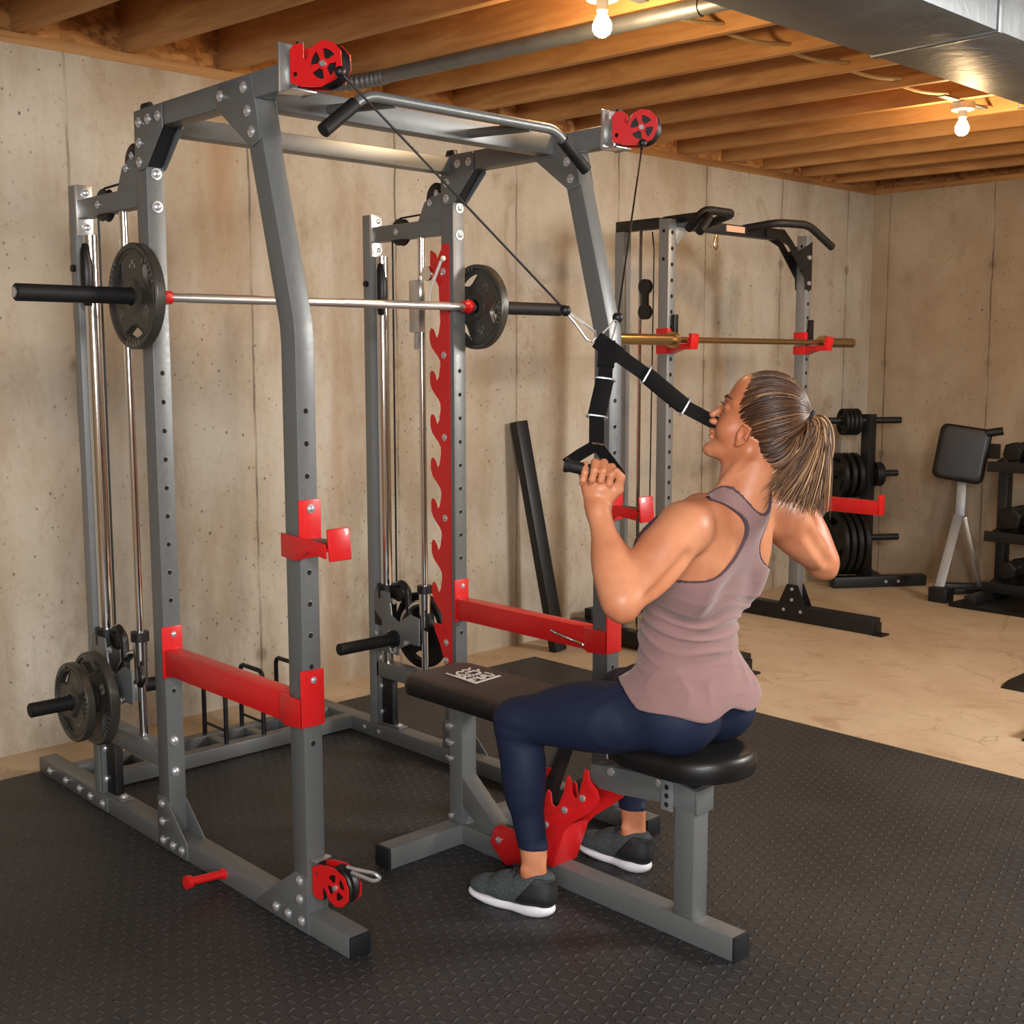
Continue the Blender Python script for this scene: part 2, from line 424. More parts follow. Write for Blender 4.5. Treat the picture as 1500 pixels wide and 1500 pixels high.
# round pipe under the joists, corrugated end
p = thing('vent_pipe', (1.45, 1.7, 2.53), 'grey round metal pipe run along the joist above the pull-up bar', 'pipe')
def px_(y): return 1.425-JS*(y-1.75)
MB().cyl((px_(1.68), 1.68, 2.535), (px_(-.1), -.1, 2.535), .027, 24).build('pipe_run', 'galvanised', p)
MB().cyl((px_(.31), .31, 2.535), (px_(.25), .25, 2.535), .031, 24).build('coupling', 'galvanised', p)
pts = []; rr = []
for i in range(41):
    y = 1.68+i*.009; pts.append((px_(1.68)-.0009*i*i*.09, y, 2.535)); rr.append(.030 if i % 3 else .023)
MB().tube(pts, rr, 20).build('flexible_end', 'galvanised', p)

# lamps and wire
def lamp(x, y, zb, label, first=None):
    L = thing('ceiling_lamp', (x, y, ZJ), label, 'lamp', 'bare bulbs under the joists')
    MB().box(x-.2, x+.2, y-.018, y+.018, ZJ-.004, ZJ+.002).build('mounting_bar', 'galvanised', L)
    MB().lathe([(0, 0), (0, .052), (.012, .055), (.030, .050), (.034, .040), (.034, 0)], (x, y, ZJ-.004), (0, 0, -1), 32).build('lamp_base', 'porcelain', L)
    MB().lathe([(0, .019), (.03, .019), (.034, .016), (.034, 0)], (x, y, ZJ-.036), (0, 0, -1), 24).build('socket', 'porcelain', L)
    z = ZJ-.066
    MB().lathe([(0, .0), (0, .013), (.010, .014), (.024, .022), (.040, .0295), (.056, .030), (.070, .024), (.079, .011), (.081, 0)], (x, y, z), (0, 0, -1), 32).build('bulb', 'bulb', L)
    return z-.05
LPOS = [(1.30, .405), (3.70, .43), (-1.1, -3.4), (1.6, -3.2), (4.1, -3.0)]
LLAB = ['bare glowing bulb on a white socket, nearer one beside the round pipe',
        'bare glowing bulb on a white socket, farther one right of the second rack',
        'bare bulb behind the viewer near the window', 'bare bulb behind the viewer in the middle of the room', 'bare bulb near the right wall outside the view']
for (x, y), lb in zip(LPOS[:2], LLAB):
    zb = lamp(x, y, 0, lb)
    li = bpy.data.lights.new('bulb_light', 'POINT'); li.energy = 26; li.color = (1, .66, .34); li.shadow_soft_size = .035
    lo = bpy.data.objects.new('bulb_light', li); lo.location = (x, y, zb-.045); COL.objects.link(lo)
w = MB()
for k in range(3, 9):
    xa = jx(k, .46)+.040; xb = jx(k+1, .46)-.002
    pts = [(xa+(xb-xa)*i/8, .52-.06*i/8, ZJ+.030-.014*math.sin(PI*i/8)) for i in range(9)]
    w.tube(pts, .0075, 8)
tag(w.build('electrical_cable', 'wire'), 'tan electrical cable strung through the joists between the two bulbs', 'cable')

# rubber mat
tag(MB().box(-3.0, 2.42, -4.6, 1.852, ZF, 0).build('rubber_mat', 'rubber_mat', bevel=.003), 'large black textured rubber gym mat covering the floor under the rack and bench', 'mat')
# ================================================================== MAIN RACK
W = 1.147; TX = .0615; TW = .053; TB = .0546; H = 2.10; ZU = 2.04
P1, P1b = .175, .2365; P2, P2b = .8855, .9475
rack = thing('power_rack', (.57, .9, 0), 'large grey steel power rack with red pulleys standing around the bench', 'power rack')
def mir(poly): return poly
BOLT = None
def bolt(p, axis, parent=rack, r=.0095, mat='zinc_bolt'):
    """domed cap-head bolt; one mesh shared by all"""
    global BOLT
    d = Vector(axis).normalized(); q = Vector((0, 0, 1)).rotation_difference(d)
    if BOLT is None:
        mb = MB().lathe([(0, 0), (0, .0135), (.0022, .0135), (.0024, .0095), (.006, .0088), (.0085, .005), (.0092, 0)], (0, 0, 0), (0, 0, 1), 16)
        BOLT = mb.build('bolt', mat); o = BOLT
    else:
        o = BOLT.copy(); COL.objects.link(o)
    o.parent = parent; o.matrix_parent_inverse = Matrix.Identity(4)
    pm = parent.matrix_world.inverted() if parent else Matrix.Identity(4)
    o.matrix_basis = pm @ (Matrix.Translation(p) @ q.to_matrix().to_4x4() @ Matrix.Scale(r/.0095, 4))
    return o

for s, x0 in ((0, 0.), (1, W-TX)):
    x1 = x0+TX
    mb = MB().box(x0, x1, .004, 1.836, 0, TB); o = mb.build('base_tube', 'steel_grey', rack, bevel=.003)
    for y in (.002, 1.838):
        MB().box(x0+.001, x1-.001, y-.0035, y+.0035, .001, TB-.001).build('end_cap', 'cap_black', o, bevel=.002)
for s, x0 in ((0, 0.), (1, W-TW)):
    x1 = x0+TW
    # rear upright with adjustment holes on its front face
    mb = MB().box(x0, x1, P2, P2b, TB, ZU)
    MB_h = [.478, .64+.0]+[.743+.0805*i for i in range(9)]
    mb.mat(1)
    for z in MB_h:
        if not .50 < z < .68: mb.cyl((x0+.026, P2-.0006, z), (x0+.026, P2+.004, z), .0085, 18)
    mb.build('rear_upright', ['steel_grey', 'hole_black'], rack, bevel=.002)
    # front upright: plumb below, leaning back above z = 1.49
    pts = [(P1, TB), (P1, 1.47), (P1+.004, 1.515), (P1+.147, ZU), (P1+.147+.062, ZU), (P1b+.004, 1.505), (P1b, 1.46), (P1b, TB)]
    mb = MB().prism(pts, 'x', x0, x1); mb.mat(1)
    for z in [.487]+[.680+.0777*i for i in range(9)]:
        if .5 < z < .67: continue
        mb.cyl((x0+.025, P1-.0006, z), (x0+.025, P1+.004, z), .0085, 18)
    mb.build('front_upright', ['steel_grey', 'hole_black'], rack, bevel=.002)
    # top tube
    mb = MB().box(x0, x1, .213, .885, ZU, H); mb.box(x0+.003, x1-.003, .885, P2b, ZU, H-.004)
    mb.build('top_tube', 'steel_grey', rack, bevel=.003)
    MB().tube([(x0+.026, P2+.015, H-.01), (x0+.026, P2+.020, H+.012), (x0+.026, P2+.045, H+.012), (x0+.026, P2+.055, H-.01)], .012, 10).build('tube_plug', 'cap_black', rack)
    # gusset plates on both faces
    for sd, xs in ((-1, x0), (1, x1)):
        xo = xs+sd*.0045
        g1 = [(.938, 2.097), (.779, 2.097), (.778, 2.035), (.872, 1.947), (.880, 1.940), (.917, 1.936), (.932, 1.940), (.940, 1.955)]
        g2 = [(.494, 2.036), (.482, 2.097), (.334, 2.097), (.297, 1.946), (.302, 1.938), (.336, 1.928), (.347, 1.931)]
        g3 = [(.948, .158), (.905, .161), (.786, .055), (.783, .048), (.783, .003), (.957, .003), (.957, .150)]
        g4 = [(.224, .152), (.171, .150), (.170, .003), (.420, .003), (.416, .012), (.300, .100)]
        for nm, g in (('gusset_plate', g1), ('gusset_plate', g2), ('gusset_plate', g3), ('gusset_plate', g4)):
            if sd > 0 and s == 1 and g in (g3, g4): pass
            MB().prism(g, 'x', min(xs, xo), max(xs, xo)).build(nm, 'steel_grey', rack, bevel=.0015)
        vis = (sd < 0 and s == 0) or (sd < 0 and s == 1)
        if vis:
            for (y, z) in [(.909, 2.064), (.855, 2.066), (.799, 2.066), (.911, 2.010), (.913, 1.959), (.475, 2.066), (.366, 2.070), (.351, 2.013), (.335, 1.962),
                           (.925, .137), (.926, .083), (.926, .026), (.866, .026), (.813, .027), (.204, .134), (.205, .085), (.316, .029), (.260, .029), (.199, .030)]:
                bolt((xo, y, z), (sd, 0, 0))
        if sd < 0:
            MB().box(min(xs, xo), max(xs, xo), 1.296, 1.472, .004, .052).build('joint_plate', 'steel_grey', rack, bevel=.0015)
            for y in (1.749, 1.620, 1.512, 1.420, 1.329): bolt((xo if y < 1.5 else xs, y, .027), (sd, 0, 0))
    # inner corner brace under the top tube at the rear upright (black inside)
    MB().prism([(P2, 2.04), (.795, 2.04), (P2, 1.945)], 'x', x0+.006, x1-.006).build('corner_web', 'cap_black', rack)
    for z in (1.928, 1.840): bolt((x0+.029, P2-.0005, z), (0, -1, 0), r=.011)
    for z in (.330, .238): bolt((x0+.022, P2-.0005, z), (0, -1, 0), r=.0095)
# crossbeams
MB().box(TW, W-TW, .41, .463, ZU, H).build('front_crossbeam', 'steel_light', rack, bevel=.003)
MB().box(TW, W-TW, .893, .945, 2.041, 2.092).build('rear_crossbeam', 'steel_light', rack, bevel=.003)
for x in (TW+.004, W-TW-.008): MB().box(x, x+.005, .405, .468, ZU-.004, H+.002).build('flange', 'steel_grey', rack, bevel=.001)
# rear base crossbars with storage hoops
for (y, nm) in ((1.500, 'rear_crossbar'), (1.655, 'rear_crossbar')):
    MB().box(TX, W-TX, y, y+.05, .004, TB).build(nm, 'steel_grey', rack, bevel=.003)
for x in (.25, .545, .70, .85):
    MB().box(x, x+.035, 1.55, 1.655, .012, TB-.002).build('tie_bar', 'steel_grey', rack, bevel=.002)
for x in (.552, .707, .862):
    pts = [(x, 1.525, .05), (x, 1.525, .27), (x, 1.531, .285), (x, 1.545, .292), (x, 1.66, .292), (x, 1.674, .285), (x, 1.68, .27), (x, 1.68, .05)]
    mb = MB().tube(pts, .0085, 10); mb.cyl((x, 1.525, .10), (x, 1.68, .10), .005, 8)
    mb.build('storage_hoop', 'steel_black', rack)
# rear strip columns, guide rods, arms
for s, x0 in ((0, 0.), (1, W-TW)):
    xo = x0+TW/2
    MB().prism([(x0, 1.350), (x0+.05, 1.350), (x0+.05, 1.345), (x0+.05, 1.392), (x0, 1.392)], 'z', TB, 1.945).build('column_strip', 'steel_light', rack, bevel=.0015)
    arm = MB().box(x0+.004, x0+.046, P2b, 1.340, 1.846, 1.900)
    arm.prism([(P2b, 1.895), (P2b, 1.985), (P2b+.035, 1.985), (1.04, 1.96), (1.075, 1.90)], 'x', x0+.004, x0+.014)
    arm.build('column_arm', 'steel_grey', rack, bevel=.002)
    MB().box(x0, x0+.05, 1.338, 1.350, 1.795, 1.945).build('mount_plate', 'brushed', rack, bevel=.001)
    for z in (1.922, 1.820): bolt((x0+.030, 1.338, z), (0, -1, 0), r=.010)
    # chrome slide tube
    MB().cyl((xo, 1.312, .285), (xo, 1.312, 1.795), .0225, 32).build('slide_tube', 'chrome', rack)
    MB().cyl((xo, 1.088, .30), (xo, 1.088, 1.848), .0125, 24).build('guide_rod', 'chrome', rack)
    MB().box(x0+.002, x0+.050, P2b, 1.350, .240, .298).build('lower_arm', 'steel_grey', rack, bevel=.002)
    MB().box(x0+.002, x0+.050, 1.338, 1.350, TB, .40).build('lower_mount', 'steel_grey', rack, bevel=.001)
    for z in (.36, .31, .20, .10): bolt((x0+.018, 1.338, z), (0, -1, 0), r=.008)
    MB().box(x0+.016, x0+.046, 1.275, 1.338, TB, .24).build('stop_post', 'black_plastic', rack, bevel=.006)
    br = MB().prism([(1.20, .0), (1.235, .0), (1.335, .018), (1.335, .046), (1.235, .046)], 'z', TB, TB+.005) if False else MB().box(x0+.01, x0+.05, 1.225, 1.34, TB, TB+.006)
    br.build('foot_bracket', 'steel_grey', rack, bevel=.001); bolt((x0+.03, 1.25, TB+.006), (0, 0, 1), r=.010)
    # pulleys on the arm
    def wheel(c, r, w, ax='x', parent=rack, mat='black_plastic'):
        pr = [(-w/2, 0), (-w/2, r*.25), (-w/2, r*.93), (-w/2*.8, r), (-w*.15, r*.90), (w*.15, r*.90), (w/2*.8, r), (w/2, r*.93), (w/2, r*.25), (w/2, 0)]
        return MB().lathe(pr, c, (1, 0, 0) if ax == 'x' else (0, 1, 0), 36).build('pulley_wheel', mat, parent)
    wheel((xo, 1.198, 1.873), .047, .024)
    wheel((xo, .992, 1.970), .052, .024)
    bolt((x0+.003, 1.198, 1.873), (-1, 0, 0), r=.008); bolt((x0+.003, 1.010, 1.955), (-1, 0, 0), r=.008); bolt((x0+.003, .975, 1.985), (-1, 0, 0), r=.007)
    # cable of the carriage: up, over, forward to the top pulley
    MB().tube([(xo, 1.252, .55), (xo, 1.249, 1.865), (xo, 1.24, 1.905), (xo, 1.198, 1.922), (xo, 1.05, 1.925)], .0035, 8).build('lift_cable', 'cable', rack)
    # handle grip hung on the column
    pts = [(x0+.027, 1.322, 1.765), (x0+.022, 1.316, 1.745), (x0+.022, 1.308, 1.70), (x0+.022, 1.308, 1.65), (x0+.022, 1.316, 1.605), (x0+.027, 1.322, 1.590)]
    MB().tube([(a-.028, b-.036, c) for a, b, c in pts], [.010, .014, .019, .019, .014, .012], 12).build('column_grip', 'black_plastic', rack)
    MB().cyl((x0-.010, 1.37, 1.700), (x0+.002, 1.37, 1.700), .011, 16).build('column_knob', 'black_plastic', rack)

# serrated red catch strip, on the inner side of each rear upright
def catch_poly():
    P = [(P2b-.01, .372), (.918, .352), (.905, .352), (.905, 1.812), (.937, 1.812), (.940, 1.795), (.958, 1.770)]
    tips = [1.793, 1.520, 1.375, 1.225, 1.074, .931, .785, .634]
    P += [(.966, 1.764), (.974, 1.782), (.998, 1.795), (1.000, 1.745), (.990, 1.72), (.968, 1.69), (.955, 1.67), (.948, 1.55)]
    for zt in tips[1:]:
        P += [(.950, zt+.030), (.958, zt-.008), (.968, zt-.022), (.976, zt-.020), (.984, zt-.002), (.993, zt+.010), (1.000, zt+.012), (1.006, zt),
              (1.006, zt-.030), (.996, zt-.052), (.978, zt-.070), (.962, zt-.084), (.951, zt-.100)]
    P += [(.952, .500), (1.000, .500), (.990, .470), (.965, .430), (.950, .395)]
    # drop near duplicates that fold back
    Q = []
    for p in P:
        if not Q or (abs(p[0]-Q[-1][0])+abs(p[1]-Q[-1][1])) > .003: Q.append(p)
    return Q
cp = catch_poly()
for s, (xa, xb) in ((0, (TW, TW+.006)), (1, (W-TW-.006, W-TW))):
    MB().prism(cp, 'x', xa, xb).build('catch_strip', 'red_paint', rack)
    xf = xb if s == 0 else xa
    for z in (1.72, 1.44, 1.16, .88, .44, .375): bolt((xf, .930, z), (1 if s == 0 else -1, 0, 0), r=.0085)

# pull-up bar
pb = thing('pull_up_bar', (.565, .40, 2.06), 'grey bent pull-up bar with black grips on the front of the main rack', 'pull-up bar')
pb['label'] = 'grey bent pull-up bar with black grips across the top front of the main rack'
del pb['label'], pb['category']; pb.parent = rack; pb.matrix_parent_inverse = rack.matrix_world.inverted()
def arc(pts, r=.03, n=5):
    """round the corners of a polyline"""
    P = [Vector(p) for p in pts]; out = [P[0]]
    for i in range(1, len(P)-1):
        a = (P[i-1]-P[i]); b = (P[i+1]-P[i]); ra = min(r, a.length*.45, b.length*.45); a.normalize(); b.normalize()
        s_, e_ = P[i]+a*ra, P[i]+b*ra
        for k in range(n+1):
            t_ = k/n; out.append((1-t_)**2*s_+2*t_*(1-t_)*P[i]+t_*t_*e_)
    out.append(P[-1]); return out
YB = .205
MB().tube(arc([(.118, YB, 1.966), (.238, YB, 2.062), (.890, YB, 2.062), (1.013, YB, 1.970)], .035), .0135, 16).build('bar', 'steel_grey', pb)
for (a, b) in (((.112, YB, 1.9615), (.205, YB, 2.036)), ((1.019, YB, 1.966), (.923, YB, 2.036))):
    MB().cyl(a, b, .0175, 20).build('hand_grip', 'grip_rubber', pb)
for x in (.335, .80):
    MB().tube([(x, YB+.003, 2.058), (x-.06 if x < .5 else x-.045, .41, 2.062)], .013, 14).build('bar_strut', 'steel_grey', pb)

# pulley housings (red): open side plate with spoked hub
def housing(c, parent, yawdeg=0, sc=1., low=False, pitch=0):
    """c: centre of mounting face; opens towards -y. yaw swivels about z"""
    hs = bpy.data.objects.new('swivel_pulley', None); COL.objects.link(hs)
    hs.parent = parent
    MW = Matrix.Translation(c) @ Matrix.Rotation(math.radians(yawdeg), 4, 'Z') @ Matrix.Rotation(math.radians(pitch), 4, 'X') @ Matrix.Diagonal((sc, sc, -sc if low else sc, 1))
    # geometry in local frame: x sideways, y back, z up
    ol = [(.000, .030), (.000, -.040), (-.030, -.052), (-.080, -.056), (-.118, -.042), (-.134, -.012), (-.132, .020), (-.112, .040), (-.085, .045), (-.064, .036),
          (-.052, .018), (-.044, .006), (-.036, .012), (-.036, .040), (-.030, .044), (-.010, .042)]
    ctr = (-.088, -.006)
    def plate(x0, x1):
        loops = [ol, circ(-.014, -.024, .006, 14)]
        for k in range(4):
            a0 = k*PI/2+.5; lp = []
            for q in range(9): a = a0-.52+1.04*q/8; lp.append((ctr[0]+.033*math.cos(a), ctr[1]+.033*math.sin(a)))
            for q in range(5): a = a0+.38-.76*q/4; lp.append((ctr[0]+.013*math.cos(a), ctr[1]+.013*math.sin(a)))
            loops.append(lp)
        vs, fs = fill2d(loops, abs(x1-x0)); xm = (x0+x1)/2
        return MB().add([(v[0]+xm, v[1], v[2]) for v in vs], fs)
    parts = []
    for (a, b) in ((-.024, -.020), (.020, .024)): parts.append(plate(a, b).build('side_plate', 'red_paint', None))
    parts.append(MB().box(-.024, .024, -.003, .001, -.040, .030).box(-.027, .027, -.02, 0, -.058, -.053).build('swivel_block', 'brushed', None, bevel=.001))
    parts.append(MB().cyl((0, -.014, -.050), (0, -.014, .052), .009, 14).build('swivel_pin', 'black_plastic', None))
    parts.append(MB().lathe([(-.017, 0), (-.017, .046), (-.012, .050), (-.003, .043), (.003, .043), (.012, .050), (.017, .046), (.017, 0)], (0, -.088, -.006), (1, 0, 0), 40).build('pulley_wheel', 'black_plastic', None))
    parts.append(MB().lathe([(-.029, 0), (-.029, .007), (.029, .007), (.029, 0)], (0, -.088, -.006), (1, 0, 0), 14).build('axle_bolt', 'zinc_bolt', None))
    hs.matrix_world = MW
    for p_ in parts: p_.parent = hs; p_.matrix_parent_inverse = Matrix.Identity(4)
    hs.matrix_parent_inverse = parent.matrix_world.inverted()
    hs.matrix_basis = MW
    return hs
for xc, yw in ((TW/2, 26), (W-TW/2, 28)):
    MB().box(xc-.033, xc+.033, .205, .213, 2.030, 2.145).box(xc-.033, xc+.033, .150, .213, 2.030, 2.036).build('pulley_bracket', 'brushed', rack, bevel=.002)
    housing((xc, .190, 2.092), rack, yawdeg=yw)
housing((TW/2+.006, .172, .140), rack, yawdeg=8, low=True, sc=.95)
housing((W-TW/2-.006, .172, .140), rack, yawdeg=14, low=True, sc=.95)
# snap hook hanging from the lower left pulley
MB().tube(arc([(.035, .055, .205), (.045, .02, .205), (.052, -.035, .212), (.062, -.045, .200), (.052, -.03, .190), (.038, .04, .195)], .01), .0045, 8).build('snap_hook', 'zinc_bolt', rack)
# band peg low on the left base tube
MB().lathe([(0, .016), (.006, .016), (.008, .0115), (.100, .0115), (.104, .018), (.118, .018), (.120, 0)], (0, .585, .030), (-1, -.06, .10), 24).build('band_peg', 'red_paint', rack)

# ------------------------------------------------------------- removable red parts
def jcup(name, x0, yf, z, label, group, w=TW, mirror=1, sc=1.):
    """J-cup: plate on the front face, saddle running forward, upright lip. x0..x0+w is the upright"""
    j = thing(name, (x0+w/2, yf, z), label, 'bar holder', group)
    m = lambda a: a
    xo = x0-.006
    MB().box(x0-.004, x0+w+.006, yf-.0055, yf-.0005, z-.035, z+.105).build('back_plate', 'red_paint', j, bevel=.0015)
    bolt((x0+w*.55, yf-.0055, z+.083), (0, -1, 0), j, r=.008)
    # side cheek wrapping the upright and running forward
    ch = [(yf+.066, z+.022), (yf+.066, z-.036), (yf+.010, z-.040), (yf-.020, z-.036), (yf-.045, z-.012), (yf-.120, z-.022), (yf-.120, z+.012), (yf-.02, z+.018)]
    MB().prism(ch, 'x', xo-.005, xo).build('side_cheek', 'red_paint', j, bevel=.001)
    MB().box(xo, x0+w+.004, yf-.120, yf-.003, z-.006, z+.002).build('saddle', 'red_paint', j, bevel=.001)
    MB().box(xo+.003, x0+w+.002, yf-.112, yf-.008, z+.002, z+.010).build('rubber_liner', 'black_plastic', j, bevel=.002)
    MB().obox((x0+w/2-.002, yf-.127, z+.010), (1, 0, 0), (0, 1, -.12), (0, .12, 1), w/2+.005, .0035, .038).build('front_lip', 'red_paint', j, bevel=.003)
    return j
jcup('bar_holder', 0, P1, .985, 'red J-shaped bar holder clipped on the nearest front upright of the main rack', 'red J-cups on the main rack')
jcup('bar_holder', W-TW, P1, .975, 'red J-shaped bar holder on the main rack upright just behind the raised hand and forearm', 'red J-cups on the main rack')
def spotter(x0, label, pin=False):
    a = thing('safety_arm', (x0+TW/2, .53, .57), label, 'safety bar', 'red safety arms of the main rack')
    MB().box(x0-.002, x0+TW-.004, .242, P2-.006, .530, .602).build('tube', 'red_paint', a, bevel=.003)
    MB().box(x0-.008, x0+TW+.002, P2-.0065, P2-.0005, .520, .668).build('rear_plate', 'red_paint', a, bevel=.002)
    bolt((x0+.028, P2-.0065, .645), (0, -1, 0), a, r=.006)
    MB().box(x0-.010, x0+TW+.004, P1-.0070, P1-.0005, .532, .673).build('front_plate', 'red_paint', a, bevel=.002)
    MB().prism([(P1-.0065, .602), (P1-.0065, .532), (P1b+.012, .525), (P1b+.030, .535), (P1b+.030, .602)], 'x', x0-.010, x0-.0025).build('cheek', 'red_paint', a, bevel=.001)
    bolt((x0+.026, P1-.0070, .648), (0, -1, 0), a, r=.006)
    if pin:
        MB().tube(arc([(x0-.004, .262, .548), (x0-.014, .262, .548), (x0-.020, .29, .556), (x0-.016, .38, .566), (x0-.016, .40, .572)], .01), .0055, 10).build('locking_pin', 'chrome', a)
    return a
spotter(0, 'red safety bar on the near left side of the main rack')
spotter(W-TW, 'red safety bar on the far right side of the main rack, above the bench pad', True)

# ------------------------------------------------------------- weight plates
def plate_mesh(R, T, hub=.030, mats=('plate_iron', 'plate_letter')):
    """tri-grip olympic plate, axis +x, front at x=T/2"""
    m = 72; out = [(R*math.cos(2*PI*k/m), R*math.sin(2*PI*k/m)) for k in range(m)]
    holes = []
    for a0 in (PI/2+PI/3*0-2.62, PI/2+2.62-2*PI/3*0, PI/2):
        pass
    rr0, rr1 = R*.53, R*.80
    hl = []
    for a0 in (-PI/2, -PI/2+2*PI/3, -PI/2+4*PI/3):
        pts = []; n = 16; hw = .50
        for k in range(n+1):
            a = a0-hw+2*hw*k/n; pts.append((rr1*math.cos(a), rr1*math.sin(a)))
        for k in range(1, n):
            q = k/n; a = a0+hw*(1-2*q); r = rr1-.012*R-(rr1-rr0)*math.sin(PI*q)**.75
            pts.append((r*math.cos(a), r*math.sin(a)))
        hl.append(pts)
    vs, fs = fill2d([out, circ(0, 0, .0255, 32)]+hl, T-.012)
    mb = MB().add(vs, fs)
    # raised rim, hub ring, both sides
    for s in (1, -1):
        mb.lathe([(s*(T/2-.010), R*.995), (s*(T/2-.004), R), (s*T/2, R*.975), (s*T/2, R*.90), (s*(T/2-.0075), R*.865)], (0, 0, 0), (1, 0, 0), 72)
        mb.lathe([(s*(T/2-.007), R*.845), (s*(T/2-.0040), R*.835), (s*(T/2-.0040), R*.815), (s*(T/2-.007), R*.805)], (0, 0, 0), (1, 0, 0), 72)
        mb.lathe([(s*(T/2-.008), hub+.020), (s*(T/2-.001), hub+.012), (s*(T/2+.001), .0255), (s*(T/2-.010), .0255)], (0, 0, 0), (1, 0, 0), 48)
        for hp in hl:
            mb.tube([(s*(T/2-.006), a, b) for a, b in hp], .0028, 6, closed=True)
    # rim ribs and raised figures
    mb.mat(1)
    for s in (1, -1):
        for a0 in (-PI/2, -PI/2+2*PI/3, -PI/2+4*PI/3):
            for k in range(-2, 3):
                a = a0+k*.13; p = Vector((0, math.cos(a), math.sin(a)))
                mb.obox(p*R*.90+Vector((s*(T/2+.0005), 0, 0)), p, p.cross(Vector((1, 0, 0))), (1, 0, 0), R*.05, .0022, .0008)
        seg7 = {'2': 'abged', '5': 'acdfg'.replace('a', 'a'), '1': 'bc', '0': 'abcdef'}
        def digit(ch, cx, ang, rad, h):
            p = Vector((0, math.cos(ang), math.sin(ang))); t = Vector((0, -math.sin(ang), math.cos(ang)))*(-s)
            S = {'a': ((-.5, 1), (.5, 1)), 'b': ((.5, 1), (.5, 0)), 'c': ((.5, 0), (.5, -1)), 'd': ((-.5, -1), (.5, -1)), 'e': ((-.5, 0), (-.5, -1)), 'f': ((-.5, 1), (-.5, 0)), 'g': ((-.5, 0), (.5, 0))}
            for sg in seg7[ch]:
                (x0, y0), (x1, y1) = S[sg]
                A = p*(rad+y0*h/2)+t*(cx+x0*h*.6); B = p*(rad+y1*h/2)+t*(cx+x1*h*.6); o = Vector((s*(T/2-.0055), 0, 0))
                mb.tube([A+o, B+o], .0014, 6)
        for a0 in (PI/2, PI/2+2*PI/3, PI/2+4*PI/3):
            digit('2', -.008, a0, R*.60, R*.14); digit('5', .008, a0, R*.60, R*.14)
    return mb
PL = {}
def plate(R, T, x, y, z, rx, label, group, dark=False, tilt=0):
    key = (R, T, dark)
    if key not in PL:
        PL[key] = plate_mesh(R, T).build('weight_plate', ['plate_dark', 'plate_dark'] if dark else ['plate_iron', 'plate_letter'])
        o = PL[key]
    else: o = PL[key].copy(); COL.objects.link(o)
    o.matrix_world = Matrix.Translation((x, y, z)) @ Matrix.Rotation(math.radians(tilt), 4, 'Z') @ Matrix.Rotation(math.radians(rx), 4, 'X')
    return tag(o, label, 'weight plate', group)

# barbell on the main rack
BY, BZ = .860, 1.598
bb = thing('barbell', (.57, BY, BZ), 'chrome barbell with black sleeves held across the main rack', 'barbell')
sh = MB().cyl((-.02, BY, BZ-.004), (1.165, BY, BZ+.003), .0125, 20)
sh.build('shaft', 'brushed', bb)
for (a, b) in ((.10, .33), (.62, 1.05)): MB().cyl((a, BY, BZ-.004+.007*a), (b, BY, BZ-.004+.007*b), .0137, 20).build('knurled_grip', 'brushed', bb)
MB().lathe([(0, 0), (0, .019), (.003, .0225), (.335, .0225), (.338, .030), (.345, .030), (.345, 0)], (-.382, BY, BZ-.0045), (1, 0, .004), 32).build('sleeve', 'grip_rubber', bb)
MB().lathe([(0, 0), (0, .019), (.003, .0225), (.400, .0225), (.400, 0)], (1.580, BY, BZ+.006), (-1, 0, -.004), 32).build('sleeve', 'grip_rubber', bb)
MB().cyl((-.384, BY, BZ-.0045), (-.3815, BY, BZ-.0045), .013, 20).build('end_cap', 'brushed', bb)
for x in (.012, 1.148): MB().lathe([(0, .0125), (0, .0225), (.012, .0235), (.016, .020), (.034, .018), (.034, .0125)], (x, BY, BZ-.004+.007*x), (1 if x < .5 else -1, 0, 0), 24).build('red_collar', 'red_paint', bb)
plate(.1425, .030, -.055, BY, BZ-.004, 0, 'round iron tri-grip plate on the near left end of the barbell', 'plates on the raised barbell')
plate(.1425, .030, 1.180, BY, BZ+.004, 40, 'round iron tri-grip plate on the far right end of the barbell', 'plates on the raised barbell')
# white safety lever by the right catch strip
lv = MB().tube([(1.075, .925, 1.755), (1.070, .95, 1.705), (1.072, .982, 1.655), (1.072, .985, 1.62)], .0055, 8)
lv.sphere((1.078, .918, 1.762), .010, 12)
lv.build('bar_lever', 'porcelain', bb)
MB().lathe([(0, 0), (0, .026), (.012, .026), (.012, 0)], (1.060, .99, 1.715), (1, 0, 0), 24).build('lever_disc', 'chrome', bb)
MB().box(1.085, 1.115, 1.060, 1.116, 1.52, 1.70).box(1.092, 1.11, 1.075, 1.10, 1.46, 1.52).build('bearing_block', 'brushed', rack, bevel=.004)

